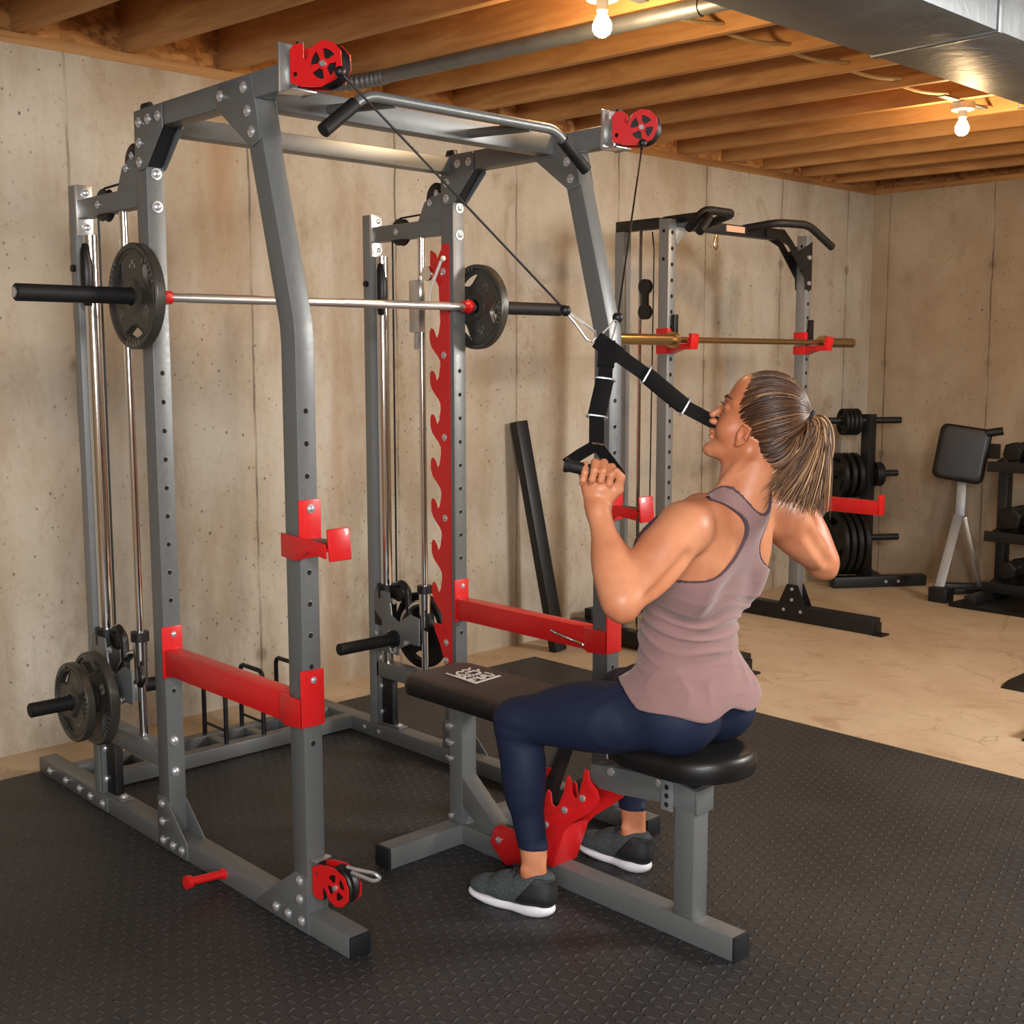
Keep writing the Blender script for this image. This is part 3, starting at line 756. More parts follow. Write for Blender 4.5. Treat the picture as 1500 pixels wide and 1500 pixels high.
# ------------------------------------------------------------- plate-loaded carriages
def carriage(x0, label, inner_only):
    c = thing('weight_carriage', (x0+TW/2, 1.2, .42), label, 'sliding weight carriage', 'sliding carriages at the back of the main rack')
    xo = x0+TW/2
    mb = MB().prism([(1.275, .575), (1.345, .575), (1.345, .50), (1.30, .46), (1.30, .40), (1.345, .365), (1.345, .345), (1.20, .345), (1.20, .37), (1.13, .40), (1.08, .40), (1.08, .50), (1.13, .51), (1.20, .47), (1.24, .49), (1.255, .575)], 'x', xo-.035, xo-.029)
    mb.build('side_plate', 'steel_grey', c, bevel=.001)
    MB().lathe([(0, .0235), (0, .036), (.05, .036), (.05, .0235)], (xo, 1.312, .545), (0, 0, 1), 24).build('slide_bushing', 'black_plastic', c)
    MB().box(xo-.034, xo+.030, 1.285, 1.350, .44, .545).build('slide_block', 'black_plastic', c, bevel=.008)
    MB().lathe([(0, .0135), (0, .027), (.028, .027), (.028, .0135)], (xo, 1.088, .590), (0, 0, 1), 24).build('rod_bushing', 'black_plastic', c)
    MB().tube(arc([(xo, 1.088, .59), (xo, 1.088, .46)], .01), [.022, .0185], 20).build('chrome_sleeve', 'chrome', c)
    MB().tube(arc([(xo, 1.088, .555), (xo-.01, 1.13, .545), (xo-.012, 1.19, .50), (xo-.012, 1.22, .43)], .03), .013, 14).build('chrome_link', 'chrome', c)
    MB().tube(arc([(xo-.008, 1.24, .60), (xo-.014, 1.20, .615), (xo-.014, 1.165, .590), (xo-.014, 1.16, .50), (xo-.012, 1.165, .45)], .015), .013, 12).build('pull_handle', 'black_plastic', c)
    MB().lathe([(-.012, 0), (-.012, .034), (-.006, .036), (.006, .036), (.012, .034), (.012, 0)], (xo, 1.235, .575), (1, 0, 0), 28).build('guide_pulley', 'black_plastic', c)
    MB().tube(arc([(xo-.02, 1.05, .52), (xo-.024, 1.03, .49), (xo-.024, 1.05, .465)], .01), .010, 10).build('lock_knob', 'black_plastic', c)
    for (y, z) in ((1.215, .545), (1.235, .41), (1.155, .40), (1.325, .41)): MB().lathe([(0, 0), (0, .010), (.006, .010), (.008, 0)], (xo-.036, y, z), (-1, 0, 0), 12).build('fastener', 'zinc_bolt', c)
    MB().tube(arc([(xo-.038, 1.25, .43), (xo-.046, 1.235, .405), (xo-.046, 1.235, .36), (xo-.046, 1.21, .352), (xo-.046, 1.20, .40), (xo-.04, 1.215, .43)], .012), .0045, 8).build('spring_clip', 'zinc_bolt', c)
    return c, xo
SY, SZ = 1.22, .405
c, xo = carriage(0, 'black and chrome sliding weight carriage behind the left rear upright', False)
MB().lathe([(0, 0), (0, .018), (.003, .0215), (.27, .0215), (.27, .034), (.279, .034), (.279, 0)], (-.262, SY, SZ), (1, 0, 0), 28).build('loading_sleeve', 'grip_rubber', c)
MB().lathe([(0, 0), (0, .0215), (.14, .0215), (.143, .018), (.143, 0)], (xo+.02, SY-.02, SZ+.015), (1, 0, 0), 28).build('inner_sleeve', 'grip_rubber', c)
MB().box(xo-.015, xo+.03, SY-.05, SY+.02, SZ-.02, SZ+.03).build('bearing_block', 'steel_light', c, bevel=.003)
plate(.120, .026, -.125, SY, SZ, 25, 'smaller iron plate, outermost of the two on the low left carriage', 'plates on the low left carriage')
plate(.1425, .030, -.062, SY, SZ, 60, 'larger iron plate behind the smaller one on the low left carriage', 'plates on the low left carriage')
c, xo = carriage(W-TW, 'black and chrome sliding weight carriage behind the right rear upright', True)
MB().lathe([(0, 0), (0, .018), (.003, .0215), (.235, .0215), (.235, .032), (.25, .032), (.25, 0)], (.835, SY, SZ), (1, 0, 0), 28).build('loading_sleeve', 'grip_rubber', c)
MB().lathe([(0, 0), (0, .0215), (.24, .0215), (.24, 0)], (xo+.03, SY, SZ), (1, 0, 0), 28).build('loading_sleeve', 'grip_rubber', c)
plate(.1425, .030, xo+.075, SY-.02, SZ+.02, 0, 'dark iron plate on the low right carriage, seen behind the guide rod', 'plates on the low right carriage', dark=True)

# ------------------------------------------------------------- cables and handles
# ================================================================== BENCH
BX = .6815
bn = thing('weight_bench', (BX, -.1, 0), 'black padded adjustable bench on a grey frame, the one the woman sits on', 'bench')
MB().box(.653, .710, -.636, .345, 0, .060).build('base_tube', 'steel_grey', bn, bevel=.003)
MB().box(.651, .712, -.641, -.633, 0, .062).build('end_cap', 'cap_black', bn, bevel=.003)
MB().box(.385, .978, .345, .405, 0, .060).build('front_foot', 'steel_grey', bn, bevel=.003)
for x in (.379, .975): MB().box(x, x+.009, .343, .407, 0, .062).build('end_cap', 'cap_black', bn, bevel=.003)
MB().box(.654, .711, .346, .404, .060, .443).build('front_post', 'steel_grey', bn, bevel=.003)
MB().prism([(.345, .205), (.345, .130), (.150, .060), (.235, .060), (.345, .110)] if False else [(.346, .120), (.346, .205), (.19, .085), (.13, .060), (.262, .060)], 'x', .655, .709).build('brace', 'steel_grey', bn, bevel=.002)
MB().box(.653, .710, -.512, -.452, .060, .345).build('rear_post', 'steel_grey', bn, bevel=.003)
# seat rail
MB().prism([(-.519, .335), (-.519, .390), (-.44, .400), (-.24, .385), (-.175, .375), (-.165, .335), (-.20, .318), (-.27, .318), (-.40, .333)], 'x', .650, .712).build('seat_rail', 'steel_grey', bn, bevel=.002)
MB().box(.648, .714, -.524, -.517, .332, .392).build('rail_cap', 'steel_grey', bn, bevel=.002)
MB().prism([(-.505, .392), (-.30, .396), (-.28, .432), (-.505, .432)], 'x', .66, .70).build('seat_bracket', 'steel_black', bn)
sl = MB().box(.643, .648, -.452, -.416, .322, .398); sl.mat(1)
for z in (.338, .360, .382): sl.cyl((.6425, -.434, z), (.6445, -.434, z), .008, 12)
sl.build('slotted_plate', ['steel_light', 'hole_black'], bn, bevel=.001)
for (y, z) in ((-.245, .372), (-.405, .385)): MB().lathe([(0, 0), (0, .011), (.006, .010), (.009, 0)], (.650, y, z), (-1, 0, 0), 14).build('bolt', 'zinc_bolt', bn)
for z in (.350, .298, .251, .075): MB().lathe([(0, 0), (0, .008), (.005, .008), (.007, 0)], (.654, .396, z), (-1, 0, 0), 14).build('bolt', 'zinc_bolt', bn)
# ladder of the adjustment (red), two toothed plates
lad = [(.197, .058), (.180, .105), (.155, .122), (.087, .121), (.075, .150), (.020, .165), (-.005, .185), (-.023, .226), (-.028, .262), (-.036, .275), (-.046, .268), (-.050, .238), (-.064, .232), (-.078, .246),
       (-.095, .285), (-.105, .325), (-.113, .333), (-.121, .318), (-.124, .288), (-.136, .276), (-.150, .290), (-.162, .330), (-.172, .366), (-.182, .366), (-.188, .340), (-.214, .318), (-.222, .298), (-.216, .276), (-.185, .25), (-.118, .200), (-.060, .140), (-.029, .070), (.02, .052), (.129, .010), (.15, .02)]
for (a, b) in ((.629, .634), (.728, .733)): MB().prism(lad, 'x', a, b).build('adjustment_ladder', 'red_paint', bn, bevel=.0008)
MB().prism([(-.06, .16), (-.10, .19), (-.05, .058), (-.015, .058)], 'x', .634, .728).build('ladder_web', 'red_paint', bn, bevel=.001)
for (y, z) in ((.160, .075), (-.10, .235), (-.165, .285), (-.03, .175)): MB().lathe([(0, 0), (0, .010), (.005, .009), (.008, 0)], (.629, y, z), (-1, 0, 0), 14).build('bolt', 'zinc_bolt', bn)
# prop strut and red pull pin
MB().beam((.668, -.068, .395), (.668, .02, .18), .022, .040, (1, 0, 0)).build('prop_strut', 'steel_black', bn, bevel=.002)
MB().beam((.70, -.03, .40), (.70, .06, .22), .02, .03, (1, 0, 0)).build('prop_strut', 'steel_grey', bn, bevel=.002)
MB().lathe([(0, 0), (0, .010), (.012, .013), (.05, .012), (.056, 0)], (.672, .0, .308), (-1, -.15, 0), 18).build('pull_pin', 'red_paint', bn)
# back pad: outline in plan, rounded, thick
def pad(outline, z0, z1, name, parent, topmat='vinyl_top', r=.014, sag=None):
    """upholstered pad: rounded edge loops; outline ccw list of (x,y)"""
    n = len(outline); cx = sum(p[0] for p in outline)/n; cy = sum(p[1] for p in outline)/n
    vs = []; fs = []; mi = []
    rings = [(0, z0, -.012), (1, z0+.004, -.003), (1, z0+.016, 0), (1, (z0+z1)/2, .003), (1, z1-.016, 0), (1, z1-.006, -.004), (1, z1-.001, -.012), (1, z1+.001, -.03)]
    for k, (q, z, off) in enumerate(rings):
        for i, (x, y) in enumerate(outline):
            p0 = outline[i-1]; p1 = outline[(i+1) % n]; tx, ty = p1[0]-p0[0], p1[1]-p0[1]; L = math.hypot(tx, ty) or 1
            nx, ny = ty/L, -tx/L
            vs.append((x+nx*off, y+ny*off, z+(sag(x, y) if sag else 0)))
    for k in range(len(rings)-1):
        for i in range(n):
            fs.append((k*n+i, k*n+(i+1) % n, (k+1)*n+(i+1) % n, (k+1)*n+i)); mi.append(1 if k >= len(rings)-3 else 0)
    b = len(vs); vs.append((cx, cy, z0+(sag(cx, cy) if sag else 0))); vs.append((cx, cy, z1+.004+(sag(cx, cy) if sag else 0)))
    last = (len(rings)-1)*n
    for i in range(n):
        fs.append((i, b, (i+1) % n)); mi.append(0); fs.append((last+i, last+(i+1) % n, b+1)); mi.append(1)
    mb = MB(); mb.add(vs, fs); mb.mi = mi
    return mb.build(name, ['vinyl', topmat], parent, smooth=50)
def rrect(x0, x1, y0, y1, r, n=8, bulge=None):
    o = []
    for (cx, cy, a) in ((x1-r, y0+r, -PI/2), (x1-r, y1-r, 0), (x0+r, y1-r, PI/2), (x0+r, y0+r, PI)):
        for k in range(n+1):
            t_ = a+PI/2*k/n; o.append((cx+r*math.cos(t_), cy+r*math.sin(t_)))
    # subdivide long sides
    out = []
    for i, p in enumerate(o):
        q = o[(i+1) % len(o)]; d = math.hypot(q[0]-p[0], q[1]-p[1]); m = max(1, int(d/.03))
        for k in range(m): out.append((p[0]+(q[0]-p[0])*k/m, p[1]+(q[1]-p[1])*k/m))
    if bulge: out = [bulge(*p) for p in out]
    return out
def shape(x, y):
    w_ = 1.+.10*math.sin(PI*max(0, min(1, (y+.30)/.42)))-.04
    return (BX+(x-BX)*w_, y)
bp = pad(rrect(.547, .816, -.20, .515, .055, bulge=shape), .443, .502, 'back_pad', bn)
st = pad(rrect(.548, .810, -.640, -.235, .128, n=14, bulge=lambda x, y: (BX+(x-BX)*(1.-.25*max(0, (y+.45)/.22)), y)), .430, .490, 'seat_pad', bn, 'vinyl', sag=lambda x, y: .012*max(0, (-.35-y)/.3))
# printed logo: bold letters of the maker in a rough square, as on the pad
mb = MB()
Lx, Ly = (.656, .420), None
O = Vector((.650, .408, .5072)); ux = Vector((.105, .012, 0)); uy = Vector((-.012, -.140, 0))
def lg(pts, w=.006):
    P = [O+ux*a+uy*b for a, b in pts]
    for p, q in zip(P, P[1:]):
        d = (q-p); mb.obox((p+q)/2, d, d.cross(Vector((0, 0, 1))), (0, 0, 1), d.length/2+w*.3, w/2, .0006)
lg([(.0, 1.), (1., 1.)], .010); lg([(0, 0), (0, .96)], .006)
lg([(.10, .88), (.10, .62), (.26, .78), (.42, .62), (.42, .88)], .010)      # M
lg([(.52, .88), (.66, .62), (.80, .88)], .009); lg([(.58, .80), (.76, .80)], .006)   # A
lg([(.10, .55), (.10, .28), (.26, .28), (.30, .38), (.14, .44), (.34, .55)], .009)   # R
lg([(.66, .30), (.52, .26), (.42, .36), (.44, .50), (.56, .56), (.68, .52)], .009)   # C
lg([(.74, .56), (.84, .42), (.76, .28)], .008); lg([(.84, .42), (.96, .30)], .008)   # Y
lg([(.20, .20), (.34, .08), (.46, .18), (.60, .06), (.72, .18), (.86, .08)], .007)
lg([(.90, .60), (.96, .75), (.90, .90)], .006)
mb.build('printed_logo', 'logo_white', bp)
# ================================================================== BACKGROUND EQUIPMENT
# ---- second rack
r2 = thing('power_rack', (3.5, 1.5, ZF), 'smaller grey and black power rack standing against the back wall behind the woman', 'power rack')
for x0 in (2.912, 4.062):
    b = MB().box(x0, x0+.068, .985, 2.10, ZF+.004, .075).build('base_tube', 'steel_black', r2, bevel=.004)
    MB().box(x0-.004, x0+.072, .935, .992, ZF+.001, ZF+.010).box(x0+.006, x0+.062, .975, .992, ZF, .05).build('foot_plate', 'black_plastic', b)
    mb = MB().box(x0+.008, x0+.062, 1.465, 1.525, .075, 2.085); mb.mat(1)
    for i in range(24):
        z = .32+.074*i
        if z < 2.06: mb.cyl((x0+.035, 1.4645, z), (x0+.035, 1.469, z), .0125, 12)
    for z in (2.03, 1.90): mb.cyl((x0+.0075, 1.495, z), (x0+.012, 1.495, z), .011, 12)
    mb.build('upright', ['steel_light', 'hole_black'], r2, bevel=.003)
    if x0 < 3: MB().box(x0+.004, x0+.058, 1.742, 1.80, .075, 2.045).build('rear_upright', 'steel_light', r2, bevel=.003)
    for xs in (x0+.003, x0+.062):
        MB().prism([(1.40, .0), (1.59, .0), (1.59, .06), (1.53, .19), (1.46, .19), (1.40, .06)], 'x', xs, xs+.005).build('base_gusset', 'steel_black', r2)
    for (y, z) in ((1.495, .165), (1.495, .105), (1.435, .045), (1.545, .045)): MB().lathe([(0, 0), (0, .010), (.006, .009), (.007, 0)], (x0+.003, y, z), (-1, 0, 0), 12).build('bolt', 'zinc_bolt', r2)
MB().box(2.92, 2.972, 1.525, 1.80, 2.045, 2.095).build('side_beam', 'steel_black', r2, bevel=.003)
MB().box(2.98, 4.062, 2.00, 2.05, .06, .13).build('rear_crossmember', 'steel_black', r2, bevel=.003)
MB().box(2.98, 3.80, 1.472, 1.520, 2.045, 2.095).build('top_crossmember', 'steel_black', r2, bevel=.003)
for xs in (1.463, 1.524):
    MB().prism([(3.70, 2.10), (3.86, 2.10), (3.93, 2.05), (3.99, 1.995), (4.123, 2.055), (4.123, 1.80), (4.068, 1.80), (4.06, 1.86), (3.90, 2.02), (3.80, 2.05), (3.70, 2.05)], 'y', xs, xs+.005).build('corner_gusset', 'steel_black', r2)
MB().prism([(2.972, 2.05), (3.09, 2.05), (2.985, 1.965)], 'y', 1.47, 1.52).build('corner_brace', 'steel_light', r2, bevel=.002)
MB().box(3.37, 3.52, 1.468, 1.473, 2.058, 2.088).build('name_plate', 'copper_lab', r2)
for z in (1.835, 1.97): MB().lathe([(0, 0), (0, .013), (.007, .011), (.009, 0)], (4.095, 1.463, z), (0, -1, 0), 14).build('bolt', 'zinc_bolt', r2)
for pts in ([(2.84, 1.22, 2.00), (2.96, 1.25, 2.085), (3.03, 1.45, 2.095), (3.05, 1.60, 2.095)],
            [(2.86, 1.30, 2.02), (2.975, 1.30, 2.115), (3.20, 1.30, 2.115), (3.23, 1.47, 2.085)],
            [(3.55, 1.50, 2.085), (3.60, 1.33, 2.105), (3.80, 1.28, 2.105), (3.99, 1.26, 2.005)]):
    MB().tube(arc(pts, .05), .020, 12).build('pull_up_grip', 'grip_rubber', r2)
MB().tube(arc([(3.315, 1.49, 2.04), (3.295, 1.49, 1.99), (3.315, 1.49, 1.962), (3.335, 1.49, 1.99), (3.32, 1.49, 2.04)], .02), .005, 8).build('snap_hook', 'brass_bar', r2)
MB().tube([(2.985, 1.62, 2.04), (3.0, 1.62, 1.95), (3.0, 1.63, .5)], .004, 6).build('hanging_cable', 'cable', r2)
mb = MB()
for z in (1.775, 1.655): mb.lathe([(-.012, 0), (-.012, .036), (.012, .036), (.012, 0)], (2.915, 1.60, z), (1, 0, 0), 24)
mb.box(2.905, 2.925, 1.585, 1.615, 1.655, 1.775).build('double_pulley', 'black_plastic', r2)
MB().cyl((2.945, 1.66, ZF+.09), (2.945, 1.66, 2.05), .010, 10).build('guide_rod', 'chrome', r2)
def cup2(x0, label):
    j = thing('bar_holder', (x0+.035, 1.465, 1.50), label, 'bar holder', 'red bar holders on the second rack')
    MB().box(x0+.002, x0+.068, 1.458, 1.530, 1.455, 1.500).box(x0+.002, x0+.068, 1.458, 1.530, 1.535, 1.575).build('sleeve', 'red_paint', j, bevel=.002)
    MB().prism([(1.46, 1.455), (1.40, 1.475), (1.325, 1.475), (1.315, 1.545), (1.335, 1.550), (1.345, 1.502), (1.46, 1.502)], 'x', x0+.008, x0+.062).build('hook', 'red_paint', j, bevel=.002)
    MB().box(x0+.030, x0+.060, 1.440, 1.460, 1.505, 1.640).build('backstop', 'black_plastic', j, bevel=.003)
cup2(2.912, 'red bar holder on the left upright of the second rack'); cup2(4.062, 'red bar holder on the right upright of the second rack')
b2 = thing('barbell', (3.5, 1.385, 1.519), 'brass-toned empty barbell resting on the second rack', 'barbell')
MB().cyl((2.86, 1.385, 1.519), (4.13, 1.385, 1.519), .0145, 16).build('shaft', 'brass_bar', b2)
MB().lathe([(0, 0), (0, .022), (.004, .0255), (.40, .0255), (.40, .038), (.425, .038), (.425, 0)], (2.45, 1.385, 1.519), (1, 0, 0), 24).build('sleeve', 'brass_bar', b2)
MB().lathe([(0, 0), (0, .022), (.004, .0255), (.28, .0255), (.28, .038), (.305, .038), (.305, 0)], (4.42, 1.385, 1.519), (-1, 0, 0), 24).build('sleeve', 'brass_bar', b2)
MB().tube([(3.0+.03*math.cos(a), 1.385, 1.519+.03*math.sin(a)) for a in [PI*.1+i*PI*1.9/14 for i in range(15)]], .005, 8).build('spring_clip', 'zinc_bolt', b2)
sa = thing('safety_arm', (4.09, 1.2, .66), 'red safety bar of the second rack, right of the woman beneath the weight tree', 'safety bar')
MB().box(4.066, 4.118, .985, 1.46, .622, .695).box(4.066, 4.118, .978, .992, .622, .728).build('arm', 'red_paint', sa, bevel=.003)
MB().box(4.060, 4.128, 1.455, 1.53, .60, .74).build('sleeve', 'red_paint', sa, bevel=.002)

# ---- weight tree
tr = thing('weight_tree', (5.42, 1.85, ZF), 'black weight tree loaded with round plates near the corner', 'weight tree')
tx, ty = 5.37, 1.82
MB().box(tx-.035, tx+.035, ty-.035, ty+.035, .05, 1.085).build('column', 'steel_black', tr, bevel=.004)
MB().beam((5.10, 1.885, .022), (5.62, 1.535, .022), .075, .070).build('base_foot', 'steel_black', tr, bevel=.006)
MB().beam((5.36, 1.70, .022), (5.62, 1.99, .022), .07, .066).build('base_foot', 'steel_black', tr, bevel=.006)
dx = Vector((.83, -.55, 0)).normalized()
for z, L0, L1 in ((1.045, .38, .215), (.705, .26, .205), (.29, .2, .225)):
    MB().cyl(Vector((tx, ty, z))-dx*L0, Vector((tx, ty, z))+dx*L1, .021, 16).build('peg', 'steel_black', tr)
for k, x in ((0, 5.42), (1, 5.49)): MB().lathe([(0, 0), (0, .011), (.006, .01), (.007, 0)], (x-.05, 1.663-.047*k, .022), (-.55, -.83, 0), 12).build('bolt', 'zinc_bolt', tr)
def tplate(R, T, s, z, label, group):
    p = Vector((tx, ty, z))+dx*s
    ang = math.degrees(math.atan2(dx.y, dx.x))
    return plate(R, T, p.x, p.y, p.z, random.uniform(0, 120), label, group, dark=True, tilt=ang)
names = ['outermost', 'second', 'third', 'innermost']
for i in range(4): tplate(.085, .022, -.175+.028*i, 1.045-.008, 'small black plate on the top peg of the weight tree, %s of four' % names[i], 'small plates on the top peg of the weight tree')
for i in range(3): tplate(.145, .030, -.200+.052*i, .695, 'medium black plate on the middle peg of the weight tree, %s of three' % ['outermost', 'middle', 'innermost'][i], 'medium plates on the middle peg of the weight tree')
for i in range(4): tplate(.208, .034, -.215+.048*i, .262, 'large black plate on the lowest peg of the weight tree, %s of four' % names[i], 'large plates on the lowest peg of the weight tree')
tplate(.078, .050, .066, .700, 'small thick black plate right of the weight tree column', 'small plate')

# ---- upright bench by the far wall
b3 = thing('preacher_bench', (5.5, 1.25, ZF), 'small black padded bench stood upright on pale legs beside the dumbbell rack', 'bench')
n_ = Vector((-.93, -.36, .10)).normalized(); up_ = Vector((.13, -.10, 1)); up_ = (up_-n_*up_.dot(n_)).normalized(); sd_ = up_.cross(n_).normalized()
mb = MB(); c0 = Vector((5.50, 1.255, .855))
ol = rrect(-.150, .150, -.170, .170, .045)
T_ = .032; rg = []
for (off, d) in ((-.010, -T_), (0, -T_+.01), (0, T_-.012), (-.010, T_-.002), (-.03, T_)):
    rg.append([c0+sd_*(x*(1+off/.15))+up_*(y*(1+off/.17))+n_*d for x, y in ol])
vs = [v for r in rg for v in r]; n = len(ol); fs = []
for k in range(len(rg)-1):
    for i in range(n): fs.append((k*n+i, k*n+(i+1) % n, (k+1)*n+(i+1) % n, (k+1)*n+i))
fs += [tuple(range(n)), tuple(reversed(range((len(rg)-1)*n, len(rg)*n)))]
mb.add(vs, fs).build('pad', 'vinyl', b3, smooth=50)
MB().beam((5.52, 1.255, .72), (5.47, 1.235, .47), .055, .03, (-1, -.4, 0)).build('neck_post', 'steel_light', b3, bevel=.003)
MB().beam((5.45, 1.235, .475), (5.19, 1.215, .03), .055, .05, (-1, -.4, 0)).build('front_leg', 'steel_light', b3, bevel=.003)
MB().beam((5.50, 1.22, .47), (5.64, 1.17, .02), .03, .04, (-1, -.4, 0)).build('rear_leg', 'brushed', b3, bevel=.003)
MB().box(5.13, 5.23, 1.13, 1.25, ZF, .075).build('foot_block', 'black_plastic', b3, bevel=.01)
MB().cyl((5.54, 1.12, .985), (5.58, 1.04, 1.0), .025, 12).build('side_peg', 'grip_rubber', b3)
MB().box(5.56, 5.60, 1.06, 1.12, .83, .92).build('bracket', 'steel_black', b3)
MB().beam((5.52, 1.40, .01), (5.70, 1.16, .01), .07, .04).beam((5.45, 1.25, .005), (5.66, 1.12, .005), .05, .03).build('ground_foot', 'steel_black', b3, bevel=.004)

# ---- dumbbell rack at the right edge
dr = thing('dumbbell_rack', (5.5, .8, ZF), 'dark steel dumbbell rack cut by the right edge of the picture', 'dumbbell rack')
for y in (.96, -.1):
    MB().box(5.50, 5.57, y, y+.06, ZF+.02, .83).build('side_post', 'steel_black', dr, bevel=.004)
    MB().box(5.15, 5.62, y, y+.07, ZF+.012, .05).build('foot', 'steel_black', dr, bevel=.004)
for z in (.80, .385, .08):
    MB().prism([(5.36, z-.02), (5.60, z+.05), (5.60, z+.062), (5.35, z-.008)], 'y', -.04, 1.02).box(5.345, 5.365, -.04, 1.02, z-.03, z+.03).build('shelf', 'steel_black', dr, bevel=.002)
def dumbbell(x, y, z, r, label):
    d = thing('dumbbell', (x, y, z), label, 'dumbbell', 'dumbbells on the rack at the right edge')
    MB().cyl((x-.07, y, z), (x+.07, y, z), .014, 12).build('handle', 'brushed', d)
    for s in (-1, 1):
        mb = MB(); pr = [(0, 0), (0, r*.85), (.012, r), (.055, r), (.065, r*.85), (.065, 0)]
        mb.lathe(pr, (x+s*.05, y, z), (s, 0, 0), 6).build('head', 'plate_dark', d, bevel=.003, smooth=20)
i = 0
for z, r, w, lv_ in ((.865+.0, .062, .155, 'top'), (.475, .075, .185, 'middle'), (.165, .062, .20, 'bottom')):
    for k in range(3):
        y = .88-w*k
        dumbbell(5.47, y, z+.025, r, 'black hex dumbbell, %s on the %s shelf of the rack at the right edge' % (['leftmost', 'second', 'third'][k], lv_))
tag(MB().box(5.08, 5.85, -1.2, 1.09, ZF, ZF+.022).build('rubber_mat', 'plate_dark', bevel=.004), 'small black rubber mat under the dumbbell rack', 'mat')
# ---- leaning black tube
MB_ = MB().beam((2.622, 1.89, ZF+.002), (2.545, 2.095, 1.125), .078, .050, (0, 1, 0))
tag(MB_.build('steel_tube', 'steel_black', bevel=.004), 'black square steel tube leaning against the back wall', 'steel tube')
# ---- feet of equipment entering from the right edge
f1 = thing('machine_foot', (3.7, .0, ZF), 'low black machine foot entering at the right edge, farther up', 'machine foot', 'black machine feet at the right edge')
MB().prism([(3.545, ZF), (3.62, .008), (4.3, .022), (4.3, ZF)], 'y', -.05, .065).build('foot_bar', 'steel_black', f1, bevel=.004)
f2 = thing('machine_foot', (3.0, -.34, ZF), 'small black machine foot entering at the right edge, nearer and lower', 'machine foot', 'black machine feet at the right edge')
MB().box(2.87, 3.4, -.41, -.335, ZF, ZF+.008).box(2.91, 3.5, -.40, -.345, ZF+.008, .05).build('foot_bar', 'steel_black', f2, bevel=.003)
# ================================================================== FIGURE (implicit surface -> one continuous mesh)
V3 = lambda *a: np.array(a, float)
class Field:
    def __init__(s, lo, hi, h):
        s.lo = np.array(lo, float); s.h = h; s.n = np.ceil((np.array(hi)-s.lo)/h).astype(int)+1
        s.F = np.full(s.n, .2, np.float32)
        s.ax = [s.lo[i]+h*np.arange(s.n[i]) for i in range(3)]
    def blk(s, lo, hi):
        a = [max(0, int((lo[i]-s.lo[i])/s.h)) for i in range(3)]; b = [min(s.n[i], int((hi[i]-s.lo[i])/s.h)+2) for i in range(3)]
        if any(b[i] <= a[i] for i in range(3)): return None, None
        sl = tuple(slice(a[i], b[i]) for i in range(3))
        X = s.ax[0][sl[0]][:, None, None]; Y = s.ax[1][sl[1]][None, :, None]; Z = s.ax[2][sl[2]][None, None, :]
        return sl, (X, Y, Z)
def d_cone(P, a, b, r1, r2):
    X, Y, Z = P; ab = b-a; L = ab@ab
    t = np.clip(((X-a[0])*ab[0]+(Y-a[1])*ab[1]+(Z-a[2])*ab[2])/L, 0, 1)
    return np.sqrt((X-a[0]-t*ab[0])**2+(Y-a[1]-t*ab[1])**2+(Z-a[2]-t*ab[2])**2)-(r1+(r2-r1)*t)
def d_ell(P, c, r, R=None):
    X, Y, Z = P; x, y, z = X-c[0], Y-c[1], Z-c[2]
    if R is not None: x, y, z = [R[0, i]*x+R[1, i]*y+R[2, i]*z for i in range(3)]
    k0 = np.sqrt((x/r[0])**2+(y/r[1])**2+(z/r[2])**2)+1e-9; k1 = np.sqrt((x/r[0]**2)**2+(y/r[1]**2)**2+(z/r[2]**2)**2)+1e-9
    return k0*(k0-1)/k1
def prim_d(p, P):
    if p[0] == 'c': return d_cone(P, *p[2])
    return d_ell(P, *p[2])
def prim_b(p):
    if p[0] == 'c': a, b, r1, r2 = p[2]; r = max(r1, r2); return np.minimum(a, b)-r, np.maximum(a, b)+r
    c, r = p[2][0], max(p[2][1]); return c-r, c+r
def fill(F, prims, m=.03):
    for p in prims:
        k = p[1]; lo, hi = prim_b(p); sl, P = F.blk(lo-m-abs(k), hi+m+abs(k))
        if sl is None: continue
        d = prim_d(p, P); a = F.F[sl]
        if k >= 0:
            if k == 0: F.F[sl] = np.minimum(a, d)
            else:
                h = np.maximum(k-np.abs(a-d), 0)/k; F.F[sl] = np.minimum(a, d)-h*h*k*.25
        else:
            k = -k; d = -d; h = np.maximum(k-np.abs(a-d), 0)/k; F.F[sl] = np.maximum(a, d)+h*h*k*.25
